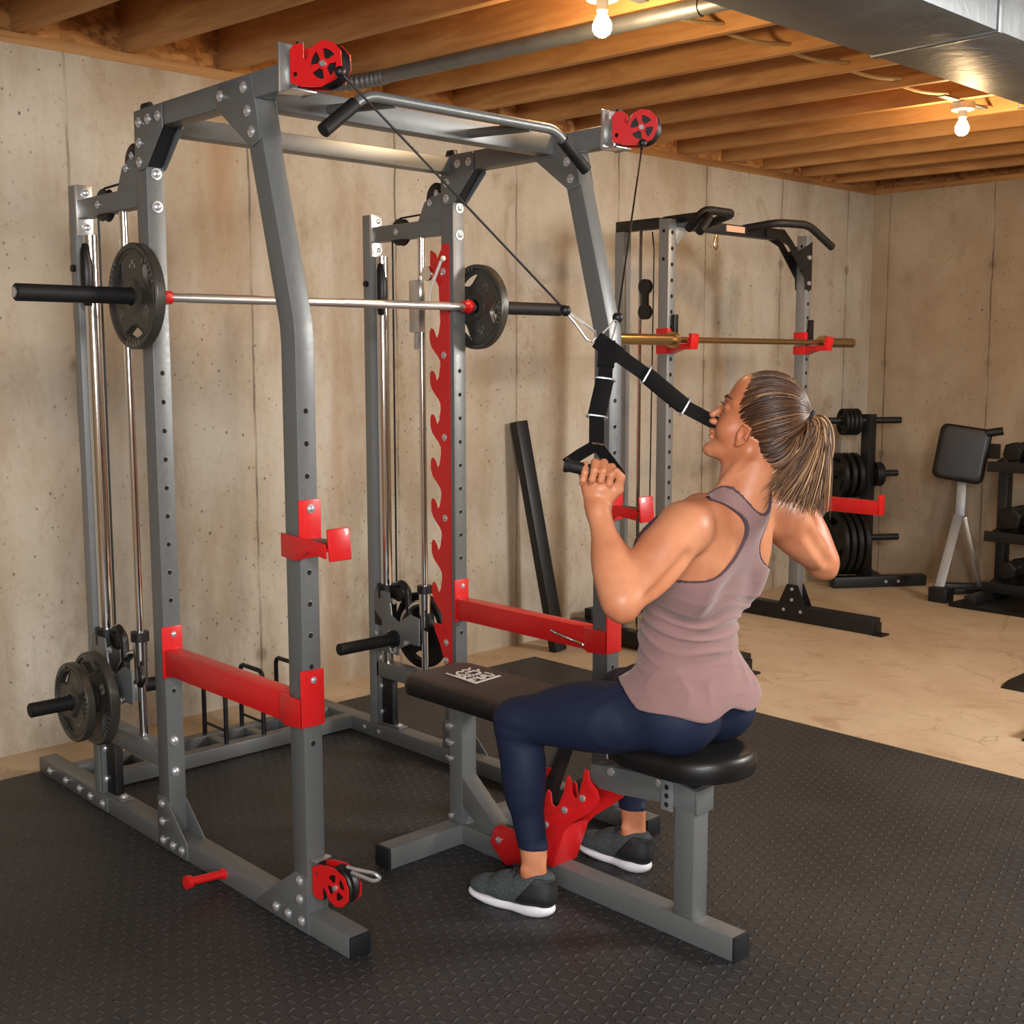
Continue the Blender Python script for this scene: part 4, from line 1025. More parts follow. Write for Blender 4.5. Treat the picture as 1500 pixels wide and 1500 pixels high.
def nets(F):
    """surface nets of F.F == 0"""
    A = F.F; S = A < 0; n0, n1, n2 = A.shape
    c = np.zeros((n0-1, n1-1, n2-1), np.int8)
    for i in (0, 1):
        for j in (0, 1):
            for k in (0, 1): c += S[i:n0-1+i, j:n1-1+j, k:n2-1+k]
    I, J, K = np.nonzero((c > 0) & (c < 8)); N = len(I)
    if N == 0: return np.zeros((0, 3)), np.zeros((0, 4), int)
    ID = np.full(c.shape, -1, np.int32); ID[I, J, K] = np.arange(N)
    cor = [(i, j, k) for i in (0, 1) for j in (0, 1) for k in (0, 1)]
    val = {q: A[I+q[0], J+q[1], K+q[2]].astype(float) for q in cor}
    pos = np.zeros((N, 3)); cnt = np.zeros(N)
    for q in cor:
        for ax in range(3):
            if q[ax]: continue
            w = list(q); w[ax] = 1; w = tuple(w); a, b = val[q], val[w]; m = (a < 0) != (b < 0)
            t = np.where(m, a/(a-b+1e-12), 0)
            for d in range(3): pos[:, d] += m*(q[d]+(t if d == ax else 0))
            cnt += m
    pos = pos/cnt[:, None]+np.stack([I, J, K], 1)
    V = F.lo+pos*F.h; Q = []
    for ax in range(3):
        b, c2 = [(1, 2), (2, 0), (0, 1)][ax]
        sl0 = [slice(None)]*3; sl1 = [slice(None)]*3; sl0[ax] = slice(0, A.shape[ax]-1); sl1[ax] = slice(1, A.shape[ax])
        s0, s1 = S[tuple(sl0)], S[tuple(sl1)]; idx = np.nonzero(s0 != s1); idx = [v.astype(int) for v in idx]
        ok = (idx[b] > 0) & (idx[c2] > 0) & (idx[b] < A.shape[b]-1) & (idx[c2] < A.shape[c2]-1); idx = [v[ok] for v in idx]
        inside = s0[tuple(idx)]
        def g(db, dc):
            w = list(idx); w[b] = w[b]-db; w[c2] = w[c2]-dc; return ID[tuple(w)]
        q = np.stack([g(1, 1), g(0, 1), g(0, 0), g(1, 0)], 1); q[~inside] = q[~inside][:, ::-1]; Q.append(q)
    return V, np.concatenate(Q)
def trim(vq, bad):
    """drop the cap faces where two blocks of the same surface overlap"""
    V, Q = vq; b = bad(V); return V, Q[~b[Q].any(1)]
def relax(vq, it=3, lam=.5):
    V, Q = vq; E = np.concatenate([Q[:, [0, 1]], Q[:, [1, 2]], Q[:, [2, 3]], Q[:, [3, 0]]]); n = len(V)
    for _ in range(it):
        S = np.zeros_like(V); C = np.zeros(n)
        for a, b in ((0, 1), (1, 0)):
            for d in range(3): S[:, d] += np.bincount(E[:, a], V[E[:, b], d], n)
            C += np.bincount(E[:, a], minlength=n)
        V = V*(1-lam)+S/np.maximum(C, 1)[:, None]*lam
    return V, Q
def np_mesh(name, parts, mats, parent=None, tone=None):
    V = []; Q = []; o = 0
    for v, q in parts: V.append(v); Q.append(q+o); o += len(v)
    V = np.concatenate(V); Q = np.concatenate(Q)
    me = bpy.data.meshes.new(name); me.vertices.add(len(V)); me.vertices.foreach_set('co', V.astype(np.float32).ravel())
    me.loops.add(Q.size); me.loops.foreach_set('vertex_index', Q.astype(np.int32).ravel())
    me.polygons.add(len(Q)); me.polygons.foreach_set('loop_start', np.arange(0, Q.size, Q.shape[1], dtype=np.int32))
    if tone is not None:
        at = me.attributes.new('tone', 'FLOAT', 'POINT'); at.data.foreach_set('value', tone.astype(np.float32))
    me.update(calc_edges=True); me.validate()
    me.polygons.foreach_set('use_smooth', [True]*len(me.polygons))
    me.materials.append(M[mats])
    ob = bpy.data.objects.new(name, me); COL.objects.link(ob)
    if parent: ob.parent = parent; ob.matrix_parent_inverse = parent.matrix_world.inverted()
    return ob

# ---- joints
PEL = V3(.69, -.463, .60); NB = V3(.69, -.600, 1.085)
HC = V3(.712, -.630, 1.280)
SL, SR = V3(.520, -.578, 1.045), V3(.882, -.562, 1.045)
EL, ER = V3(.318, -.570, .908), V3(1.090, -.570, .905)
WL, WR = V3(.364, -.454, 1.098), V3(1.066, -.500, 1.100)
HL, HR = V3(.605, -.455, .580), V3(.775, -.455, .580)
KL, KR = V3(.462, -.085, .512), V3(.880, -.070, .512)
AL, AR = V3(.497, -.118, .120), V3(.893, -.112, .120)
hf = V3(-.50, .866, 0); hf /= np.linalg.norm(hf); pit = math.radians(22)
hl = np.array([-hf[1], hf[0], 0.])       # her left
fa = hf*math.cos(pit)+V3(0, 0, math.sin(pit)); fc = -hf*math.sin(pit)+V3(0, 0, math.cos(pit)); fb = np.cross(fc, fa)
HM = np.stack([fa, fb, fc], 1)           # columns: forward, left, up
def hd(a, b, c): return HC+HM@V3(a, b, c)

c_ = lambda k, a, b, r1, r2: ('c', k, (np.array(a, float), np.array(b, float), r1, r2))
e_ = lambda k, c, r, R=None: ('e', k, (np.array(c, float), r, R))
torso = [e_(0, (.69, -.463, .615), (.158, .108, .105)), e_(.05, (.69, -.455, .72), (.128, .096, .12)),
         e_(.05, (.69, -.462, .82), (.118, .092, .12)), e_(.05, (.69, -.495, .93), (.134, .100, .12)),
         e_(.04, (.69, -.530, 1.010), (.140, .098, .085)),
         e_(.035, (.626, -.418, .968), (.062, .058, .060)), e_(.035, (.754, -.418, .968), (.062, .058, .060)), e_(.04, (.69, -.47, 1.02), (.12, .07, .05)),
         c_(.035, (.69, -.590, 1.075), (.565, -.585, 1.072), .042, .034), c_(.035, (.69, -.590, 1.075), (.835, -.572, 1.072), .042, .034),
         e_(.03, (.610, -.592, 1.005), (.055, .030, .075)), e_(.03, (.772, -.585, 1.005), (.055, .030, .075)),      # shoulder blades
         e_(.04, (.588, -.540, .925), (.040, .060, .085)), e_(.04, (.792, -.535, .925), (.040, .060, .085)),       # lats
         c_(-.030, (.69, -.680, 1.03), (.69, -.606, .82), .010, .012)]                                      # spine furrow
torso += [c_(.035, SL+V3(.0, .020, .018), (.640, -.520, 1.078), .036, .034), c_(.035, SR+V3(.0, .020, .018), (.740, -.520, 1.078), .036, .034)]
neck = [c_(.035, (.69, -.592, 1.06), (.702, -.606, 1.215), .056, .051), c_(.03, (.69, -.620, 1.09), (.700, -.650, 1.20), .040, .036),
        c_(.012, (.640, -.545, 1.085), hd(-.010, .055, -.070), .010, .013)]
seat = [e_(.03, (.618, -.494, .580), (.086, .088, .084)), e_(.03, (.762, -.494, .580), (.086, .088, .084))]
def leg(Hp, K, A, s):
    up = (K+(Hp-K)*.52)+V3(0, 0, .002)
    cal = K+(A-K)*.32+V3(0, -.020, 0)
    return [c_(.05, Hp, K+(Hp-K)*.1, .083, .058), e_(.06, up, (.070, .13, .066), None), c_(.02, K, K+(A-K)*.5, .053, .042), e_(.03, cal, (.044, .043, .095)),
            c_(.02, K+(A-K)*.4, A+V3(0, 0, .035), .044, .0315), c_(.012, A+V3(0, 0, .05), A-V3(0, 0, .035), .031, .033),
            e_(.01, A+V3(s*.028, .004, .0), (.012, .014, .014)), e_(.01, A+V3(-s*.028, .004, .004), (.012, .014, .014)),
            c_(.01, A+V3(0, -.030, -.05), A+V3(0, -.030, .06), .013, .009), c_(.02, A-V3(0, 0, .03), A+V3(0, .10, -.075), .030, .020)]
legs = leg(HL, KL, AL, -1)+leg(HR, KR, AR, 1)
def rotto(v):
    v = np.array(v)/np.linalg.norm(v); a = np.cross(v, V3(.3, .2, .9)); a /= np.linalg.norm(a); return np.stack([v, a, np.cross(v, a)], 1)
def arm(S, E, Wr, s):
    u = E-S; f = Wr-E; R = rotto(u); Rf = rotto(f)
    side = V3(s*.3, -1, 0); side /= np.linalg.norm(side)
    return [e_(.025, S+V3(s*.004, 0, .002), (.060, .056, .056)), c_(.03, S, E, .049, .036), e_(.03, S+u*.28+V3(s*.010, 0, .008), (.075, .052, .052), R),
            e_(.025, S+u*.55+V3(s*.006, .012, .014), (.085, .034, .037), R), e_(.025, S+u*.50+V3(0, -.014, -.016), (.090, .037, .036), R),
            c_(.02, E, Wr, .038, .0245), e_(.03, E+f*.26+V3(s*.002, .008, 0), (.085, .040, .036), Rf), e_(.02, E+f*.30+V3(-s*.012, -.004, 0), (.080, .030, .036), Rf),
            e_(.016, E+V3(s*.006, -.012, -.022), (.020, .020, .020)), e_(.012, E+V3(-s*.022, -.016, .0), (.016, .016, .016)), c_(-.022, S+u*.40+V3(-s*.018, -.062, .004), S+u*.92+V3(-s*.026, -.044, .0), .012, .010), e_(.02, Wr-f*.04, (.020, .027, .021), Rf)]
armL = arm(SL, EL, WL, -1); armR = arm(SR, ER, WR, 1)
def hand(Wr, Kc, A, n, s):
    """A: unit vector from little finger to index; n: away from the back of the hand"""
    A = A/np.linalg.norm(A); T = Kc-Wr; T = T-A*(T@A); T /= np.linalg.norm(T); n = np.cross(A, T)*s; n /= np.linalg.norm(n)
    out = []
    Ks = []
    for i, (o, drop) in enumerate(((-1.5, -.010), (-.5, -.001), (.5, .002), (1.5, -.003))):
        K = Kc+A*o*.0192+T*drop; Ks.append(K)
        w0 = Wr+A*o*.010+T*.008
        out.append(c_(.012, w0, K, .0150, .0108))
    out.append(e_(.02, Wr+T*.045-A*.0+n*.004, (.030, .030, .020)))
    for i, K in enumerate(Ks):
        q = (.86, .97, 1., .95)[i]; r = (.0078, .0086, .0088, .0086)[i]
        p1 = K+T*.008*q+n*.031*q; p2 = K-T*.017*q+n*.046*q; p3 = K-T*.034*q+n*.036*q; p4 = K-T*.040*q+n*.020
        out += [c_(.004, K, p1, r+.0016, r+.0004), c_(.003, p1, p2, r+.0008, r), c_(.002, p2, p3, r, r-.0006), c_(.002, p3, p4, r-.0006, r-.0016)]
        out.append(e_(.004, K-n*.004, (.0095, .0095, .0085)))
    tb = Wr+A*.014+T*.022; t1 = Wr+A*.036+T*.045+n*.018; t2 = Wr+A*.034+T*.066+n*.038; t3 = Wr+A*.020+T*.074+n*.050
    out += [c_(.014, tb, t1, .015, .0120), c_(.006, t1, t2, .0118, .0102), c_(.004, t2, t3, .0100, .0082)]
    G = (Ks[1]+Ks[2])/2-T*.012+n*.0245
    return out, G, A, T, n
hL, GL, AxL, TL, nL = hand(WL, V3(.386, -.430, 1.176), V3(.72, -.63, -.22), V3(.68, .72, 0), 1)
hR, GR, AxR, TR, nR = hand(WR, V3(1.036, -.470, 1.180), V3(-.80, .55, -.05), V3(0, 1, 0), -1)
H_ = lambda k, c, r: e_(k, hd(*c), r, HM)
Hc = lambda k, a, b, r1, r2: c_(k, hd(*a), hd(*b), r1, r2)
cran = H_(0, (-.008, 0, .030), (.087, .073, .084))
head = [cran, H_(.02, (-.045, 0, -.030), (.055, .056, .062)), H_(.025, (.032, 0, -.028), (.054, .056, .080)), H_(.02, (.045, 0, .050), (.036, .054, .044)),
        Hc(.02, (-.008, .050, -.058), (.068, .014, -.100), .017, .013), Hc(.02, (-.008, -.050, -.058), (.068, -.014, -.100), .017, .013),
        H_(.012, (.078, 0, -.101), (.016, .020, .015)), H_(.018, (.052, .036, -.040), (.026, .024, .028)), H_(.018, (.052, -.036, -.040), (.026, .024, .028)),
        H_(.018, (.045, 0, -.085), (.036, .034, .022)),
        Hc(.010, (.081, 0, .010), (.101, 0, -.022), .0062, .0070), H_(.006, (.103, 0, -.025), (.0072, .0088, .0068)), H_(.005, (.094, .011, -.038), (.010, .0065, .007)), H_(.005, (.094, -.011, -.038), (.010, .0065, .007)),
        Hc(.012, (.079, .014, .022), (.060, .044, .022), .010, .008), Hc(.012, (.079, -.014, .022), (.060, -.044, .022), .010, .008),
        H_(-.012, (.088, .030, .004), (.012, .014, .010)), H_(-.012, (.088, -.030, .004), (.012, .014, .010)),
        H_(.004, (.0705, .030, .0065), (.0128, .0135, .0115)), H_(.004, (.0705, -.030, .0065), (.0128, .0135, .0115)),
        Hc(.006, (.088, 0, -.060), (.082, .0, -.060), .007, .012), H_(.005, (.089, 0, -.0595), (.0070, .020, .0048)), H_(.005, (.0855, 0, -.0715), (.0070, .018, .0055)),
        H_(-.003, (.097, 0, -.0655), (.008, .017, .0012)), H_(-.006, (.090, 0, -.084), (.006, .014, .004))]
for s in (1, -1):
    head += [e_(.004, hd(.014, s*.072, -.034), (.0145, .007, .025), HM), H_(-.003, (.018, s*.079, -.033), (.0065, .006, .012)),
             Hc(.003, (.005, s*.079, -.016), (.020, s*.078, -.012), .0035, .0035), Hc(.003, (.005, s*.079, -.016), (.006, s*.079, -.040), .0035, .0035), H_(.003, (.017, s*.071, -.056), (.008, .005, .008))]

import time as _t
_t0 = _t.time()
ALL = torso+neck+head+seat+legs+armL+armR+hL+hR
lo = V3(.20, -.78, .02); hi = V3(1.20, .04, 1.40)
parts = []
F = Field(lo, hi, .0042); fill(F, ALL)
X, Y, Z = [a.reshape(s) for a, s in zip(F.ax, ((-1, 1, 1), (1, -1, 1), (1, 1, -1)))]
def plane(P, N): N = N/np.linalg.norm(N); return lambda X, Y, Z: (X-P[0])*N[0]+(Y-P[1])*N[1]+(Z-P[2])*N[2]
zc = 1.170
F.F = np.maximum(F.F, (Z-zc).astype(np.float32))
fl = WL-EL; fr = WR-ER
pl = plane(WL-fl*.16, fl); pr = plane(WR-fr*.16, fr)
near = lambda X, Y, Z, P: (X-P[0])**2+(Y-P[1])**2+(Z-P[2])**2 < .138**2
mL = near(X, Y, Z, WL); mR = near(X, Y, Z, WR)
F.F = np.where(mL, np.maximum(F.F, pl(X, Y, Z)), F.F).astype(np.float32); F.F = np.where(mR, np.maximum(F.F, pr(X, Y, Z)), F.F).astype(np.float32)
parts.append(trim(nets(F), lambda V: (V[:, 2] > zc-.006) | (near(*V.T, WL) & (pl(*V.T) > -.006)) | (near(*V.T, WR) & (pr(*V.T) > -.006))))
# head and neck, finer
F = Field(HC-V3(.15, .15, .19), HC+V3(.15, .15, .16), .0022); fill(F, torso+neck+head)
Zh = F.ax[2].reshape(1, 1, -1); F.F = np.maximum(F.F, (zc-.026-Zh).astype(np.float32)); parts.append(trim(nets(F), lambda V: V[:, 2] < zc-.022))
for (hp, am, Wr, Kc, f_) in ((hL, armL, WL, V3(.386, -.430, 1.176), fl), (hR, armR, WR, V3(1.036, -.470, 1.180), fr)):
    m = (Wr+Kc)/2; F = Field(m-V3(.10, .10, .11), m+V3(.10, .10, .09), .0018); fill(F, am+hp)
    q = plane(Wr-f_*.26, f_); Xh, Yh, Zh = F.ax[0].reshape(-1, 1, 1), F.ax[1].reshape(1, -1, 1), F.ax[2].reshape(1, 1, -1)
    F.F = np.maximum(F.F, -q(Xh, Yh, Zh)).astype(np.float32); parts.append(trim(nets(F), lambda V: q(*V.T) < .004))
wom = thing('person', (.69, -.46, .49), 'woman in mauve tank top and navy leggings seated on the bench pulling two cable handles', 'person')
body = np_mesh('body', parts, 'skin', wom)

# ---- tank top
hN = .0030
T = Field((.46, -.78, .54), (.92, -.30, 1.16), hN)
fill(T, [p for p in torso[:-2] if p[1] >= 0]+[c_(.03, SL+V3(.05, 0, 0), SL+V3(.01, 0, -.005), .040, .036), c_(.03, SR-V3(.05, 0, 0), SR-V3(.01, 0, .005), .040, .036), neck[0], neck[1]]+seat+[e_(.05, (.69, -.490, .600), (.160, .098, .085)), c_(.04, HL, HL+V3(-.03, .08, 0), .078, .07), c_(.04, HR, HR+V3(.02, .08, 0), .078, .07)])
X, Y, Z = T.ax[0].reshape(-1, 1, 1), T.ax[1].reshape(1, -1, 1), T.ax[2].reshape(1, 1, -1)
yb = np.clip((Y+.60)/.12, 0, 1)                    # 0 at the back, 1 at the front
def ellc(cx, cz, rx, rz): k = np.sqrt(((X-cx)/rx)**2+((Z-cz)/rz)**2); return (k-1)*np.minimum(rx, rz)
aL = ellc(.500, 1.020+.05*yb, .158-.050*yb, .105+.05*yb); aR = ellc(.880, 1.020+.05*yb, .158-.050*yb, .105+.05*yb)
nk = ellc(.690, 1.200, .066+.02*yb, .128+.045*yb)
hem = (.600+.55*np.clip(Y+.46, 0, 1)+.010*np.sin(X*40))-Z
# folds: shallow creases sweeping around the waist
ph = (Z-.14*(X-.69)**2*6-.30*(Y+.5))
amp = np.exp(-((Z-.775)/.085)**2)
rdg = lambda p: (1-np.abs(np.sin(p/2)))**1.6
w1 = 1.7*rdg(ph*175+2.6*np.sin(X*23+1.3)+1.6*np.sin(Y*19+X*8)+1.1*np.sin(Z*40+X*31))-.5+.5*np.sin(ph*95+3*np.sin(X*15))
w2 = 2.0*rdg((Z*85-(X-.69)*70-(Y+.5)*40)+2.4*np.sin(X*30+Z*26)+1.5*np.sin(Y*33))-.6
low = np.exp(-((Z-.67)/.05)**2)
disp = .0046*amp*np.clip(w1, -.6, 1.2)+.0030*low*w2*np.clip(1.2-abs(X-.69)/.2, 0, 1)+.0012*np.sin(Z*60+X*20)*amp
flare = .0065+.007*np.clip((.74-Z)/.08, 0, 1)
Tb = (T.F-flare-np.maximum(disp, -.0025)).astype(np.float32)
cut = np.maximum(np.maximum(-aL, -aR), np.maximum(-nk, hem))
armc = np.maximum(d_cone((X, Y, Z), SL, EL, .052, .05)*-1, d_cone((X, Y, Z), SR, ER, .052, .05)*-1)
T.F = np.maximum(np.maximum(Tb, cut), np.where(Z > .88, armc-.002, -1)).astype(np.float32)
tank = np_mesh('tank_top', [relax(nets(T), 4)], 'tank_cloth', wom)
edge = np.minimum(np.minimum(np.abs(aL), np.abs(aR)), np.abs(nk))-.0022
T.F = np.maximum(np.maximum(Tb-.0014, edge), np.maximum(hem, np.maximum(cut-.0015, np.where(Z > .88, armc-.004, -1)))).astype(np.float32)
np_mesh('edge_binding', [relax(nets(T), 4)], 'tank_trim', tank)
# ---- leggings
Lg = Field((.36, -.66, .12), (.99, .02, .78), .0042); fill(Lg, torso[:2]+seat+legs)
X, Y, Z = Lg.ax[0].reshape(-1, 1, 1), Lg.ax[1].reshape(1, -1, 1), Lg.ax[2].reshape(1, 1, -1)
wr = .0016*np.sin(Z*150+X*40)*np.exp(-((Z-.50)/.03)**2)*np.exp(-((Y+.10)/.06)**2)+.0015*np.sin((Y+X)*120)*np.exp(-((Y+.36)/.035)**2)
Lg.F = np.maximum(Lg.F-.0042-wr, np.maximum(.178-Z, Z-.655)).astype(np.float32)
lgm = np_mesh('leggings', [nets(Lg)], 'legging_cloth', wom)

# ---- eyes, lashes, brow, lips
for s in (1, -1):
    c = hd(.0698, s*.030, .003); mb = MB().sphere(tuple(c), .0110, 16); mb.mat(1)
    p = hd(.0830, s*.031, .001); d_ = (p-c)/np.linalg.norm(p-c); mb.lathe([(0, .0062), (.0012, .005), (.0016, 0)], tuple(c+d_*.0100), tuple(d_), 14)
    mb.build('eye', ['eye_white', 'brow_hair'], wom)
    pts = [tuple(hd(.0830-.10*abs(t)**2*.2, s*(.030+t*.013), .0095-.25*t*t*.02)) for t in (-1, -.5, 0, .5, 1)]
    mb = MB().tube(pts, .0012, 6)
    for t in np.linspace(-.9, 1, 9): mb.tube([tuple(hd(.084, s*(.030+t*.012), .0095)), tuple(hd(.0935, s*(.031+t*.016), .0125))], [.0006, .0002], 4)
    mb.build('eyelashes', 'brow_hair', wom)
    MB().tube([tuple(hd(.0905, s*.014, .024)), tuple(hd(.087, s*.030, .0305)), tuple(hd(.070, s*.046, .027))], [.0022, .0024, .001], 6).build('eyebrow', 'brow_hair', wom)

# ---- hair
hairP = [H_(0, (-.010, 0, .031), (.091, .078, .088)), H_(.02, (-.048, 0, -.034), (.058, .062, .068)), Hc(.02, (-.06, 0, .045), (-.090, 0, .052), .045, .018)]
Fh_ = Field(HC-V3(.14, .14, .16), HC+V3(.14, .14, .14), .003); fill(Fh_, hairP)
X, Y, Z = Fh_.ax[0].reshape(-1, 1, 1), Fh_.ax[1].reshape(1, -1, 1), Fh_.ax[2].reshape(1, 1, -1)
def loc(X, Y, Z): x, y, z = X-HC[0], Y-HC[1], Z-HC[2]; return [HM[0, i]*x+HM[1, i]*y+HM[2, i]*z for i in range(3)]
a, b, c = loc(X, Y, Z)
def hline(a, b, c):
    ab_ = np.abs(b)
    front = a-(.050+.28*c-.10*ab_)             # behind the forehead line
    front = np.where(c < .0, a-(.050+1.2*c-.10*ab_), front)
    low = (-.104-.55*(a+.05))-c
    return np.maximum(front, low)
Fh_.F = np.maximum(Fh_.F+.0025, hline(a, b, c)).astype(np.float32)
hair = np_mesh('hair', [nets(Fh_)], 'hair_under', wom)
rng = np.random.default_rng(3)
def hd_(p): return HC+p@HM.T
def surf_r(dirs):
    """distance from HC+local(-.02,0,.02) along local dirs to the hair surface"""
    o = V3(-.02, 0, .0); t0 = np.zeros(len(dirs)); t1 = np.full(len(dirs), .2)
    for _ in range(22):
        m = (t0+t1)/2; P = hd_(o+dirs*m[:, None]); XYZ = (P[:, 0], P[:, 1], P[:, 2])
        d = np.minimum(prim_d(hairP[0], XYZ), np.minimum(prim_d(hairP[1], XYZ), prim_d(hairP[2], XYZ)))
        ins = d < 0; t0 = np.where(ins, m, t0); t1 = np.where(ins, t1, m)
    return o+dirs*t0[:, None]
def ribbons(paths, rad, tones, seg=5):
    """paths (N,M,3) world -> thin tubes"""
    N, Mn, _ = paths.shape; tan = np.gradient(paths, axis=1); tan /= np.linalg.norm(tan, axis=2, keepdims=True)+1e-9
    ref = np.array([.31, .17, .93]); s1 = np.cross(tan, ref); s1 /= np.linalg.norm(s1, axis=2, keepdims=True)+1e-9; s2 = np.cross(tan, s1)
    ang = np.arange(seg)*2*PI/seg
    V = paths[:, :, None, :]+rad[:, :, None, None]*(np.cos(ang)[None, None, :, None]*s1[:, :, None, :]+np.sin(ang)[None, None, :, None]*s2[:, :, None, :])
    idx = np.arange(N*Mn*seg).reshape(N, Mn, seg); a = idx[:, :-1, :]; b = idx[:, 1:, :]
    Q = np.stack([a, np.roll(a, -1, 2), np.roll(b, -1, 2), b], -1).reshape(-1, 4)
    return (V.reshape(-1, 3), Q), np.repeat(tones, Mn*seg)
tie = V3(-.099, 0, .052)
st = []; 
for _ in range(9000):
    v = rng.normal(size=3); v /= np.linalg.norm(v); st.append(v)
st = np.array(st); sp = surf_r(st)
f_ = hline(sp[:, 0], sp[:, 1], sp[:, 2])
nearl = (f_ < -.001) & (f_ > -.012); inner = (f_ < -.012)
start = np.concatenate([sp[nearl][:460], sp[inner][:520]])
Mn = 16; tt = np.linspace(0, 1, Mn); tt = tt**.9
lin_ = start[:, None, :]*(1-tt[None, :, None])+(tie+V3(.012, 0, 0))[None, None, :]*tt[None, :, None]
o = V3(-.02, 0, .0); dr_ = lin_-o; dr_ /= np.linalg.norm(dr_, axis=2, keepdims=True)+1e-9
on_ = surf_r(dr_.reshape(-1, 3)).reshape(lin_.shape)
w = np.clip((tt-.86)/.14, 0, 1)[None, :, None]
pth = on_*(1-w)+(tie+rng.normal(size=(len(start), 1, 3))*.004)*w
nrm = dr_; pth = pth+nrm*(rng.uniform(-.0004, .0022, (len(start), 1, 1)))*(1-w)
pth = pth+np.cross(nrm, V3(1, 0, 0))*np.sin(tt*7+rng.uniform(0, 6, (len(start), 1)))[:, :, None]*.0012
rad = np.full((len(start), Mn), .0017)*np.interp(tt, [0, .08, .8, 1], [.3, 1, 1, .8])[None, :]
m_, tn_ = ribbons(hd_(pth.reshape(-1, 3)).reshape(pth.shape), rad, np.clip(rng.normal(.34, .20, len(start)), 0, 1))
np_mesh('hair_strands', [m_], 'hair', hair, tone=tn_)
# ponytail: falls from the tie by gravity
TW_ = hd_(tie[None])[0]; back = -hf; N = 520
Mn = 18; tt = np.linspace(0, 1, Mn)[None, :, None]
side = np.array([.729, -.685, 0]); cross = np.array([.68, .73, 0])
u1 = rng.normal(size=(N, 1, 1)); u2 = rng.normal(size=(N, 1, 1)); u3 = rng.uniform(0, 1, (N, 1, 1))
P0 = TW_+side*.004*u1+cross*.005*u2
P1 = TW_+side*(.030+.010*u1)+cross*.012*u2+V3(0, 0, .016)+V3(0, 0, .004)*u1
sx = (-.092+.125*u3)
P2 = TW_+side*(.040+.35*sx+.006*u1)+cross*.016*u2+V3(0, 0, -.075)
P3 = TW_+side*(sx+.004*u1)+cross*(.018*u2-.010)+V3(0, 0, -1)*(.205-.045*(1-u3)**2+.012*rng.normal(size=(N, 1, 1)))
pp = (1-tt)**3*P0+3*(1-tt)**2*tt*P1+3*(1-tt)*tt**2*P2+tt**3*P3
pp = pp+side*np.sin(tt*(8+2*u2)+u1*1.5)*.0065*tt+cross*np.cos(tt*8+u2*3)*.004*tt+side*rng.normal(size=(N, 1, 1))*.010*tt**3
rad = .0019*np.interp(np.linspace(0, 1, Mn), [0, .1, .75, 1], [.8, 1, .9, .25])[None, :]*np.ones((N, 1))
m_, tn_ = ribbons(pp, rad, np.clip(rng.normal(.60, .24, N), 0, 1))
np_mesh('ponytail', [m_], 'hair', wom, tone=tn_)
rg = [tuple(hd_((tie+V3(-.003, 0, 0)+V3(0, math.cos(q)*.0135, math.sin(q)*.0135))[None])[0]) for q in np.linspace(0, 2*PI, 17)[:-1]]
MB().tube(rg, .0062, 10, closed=True).build('hair_tie', 'tie_black', wom)

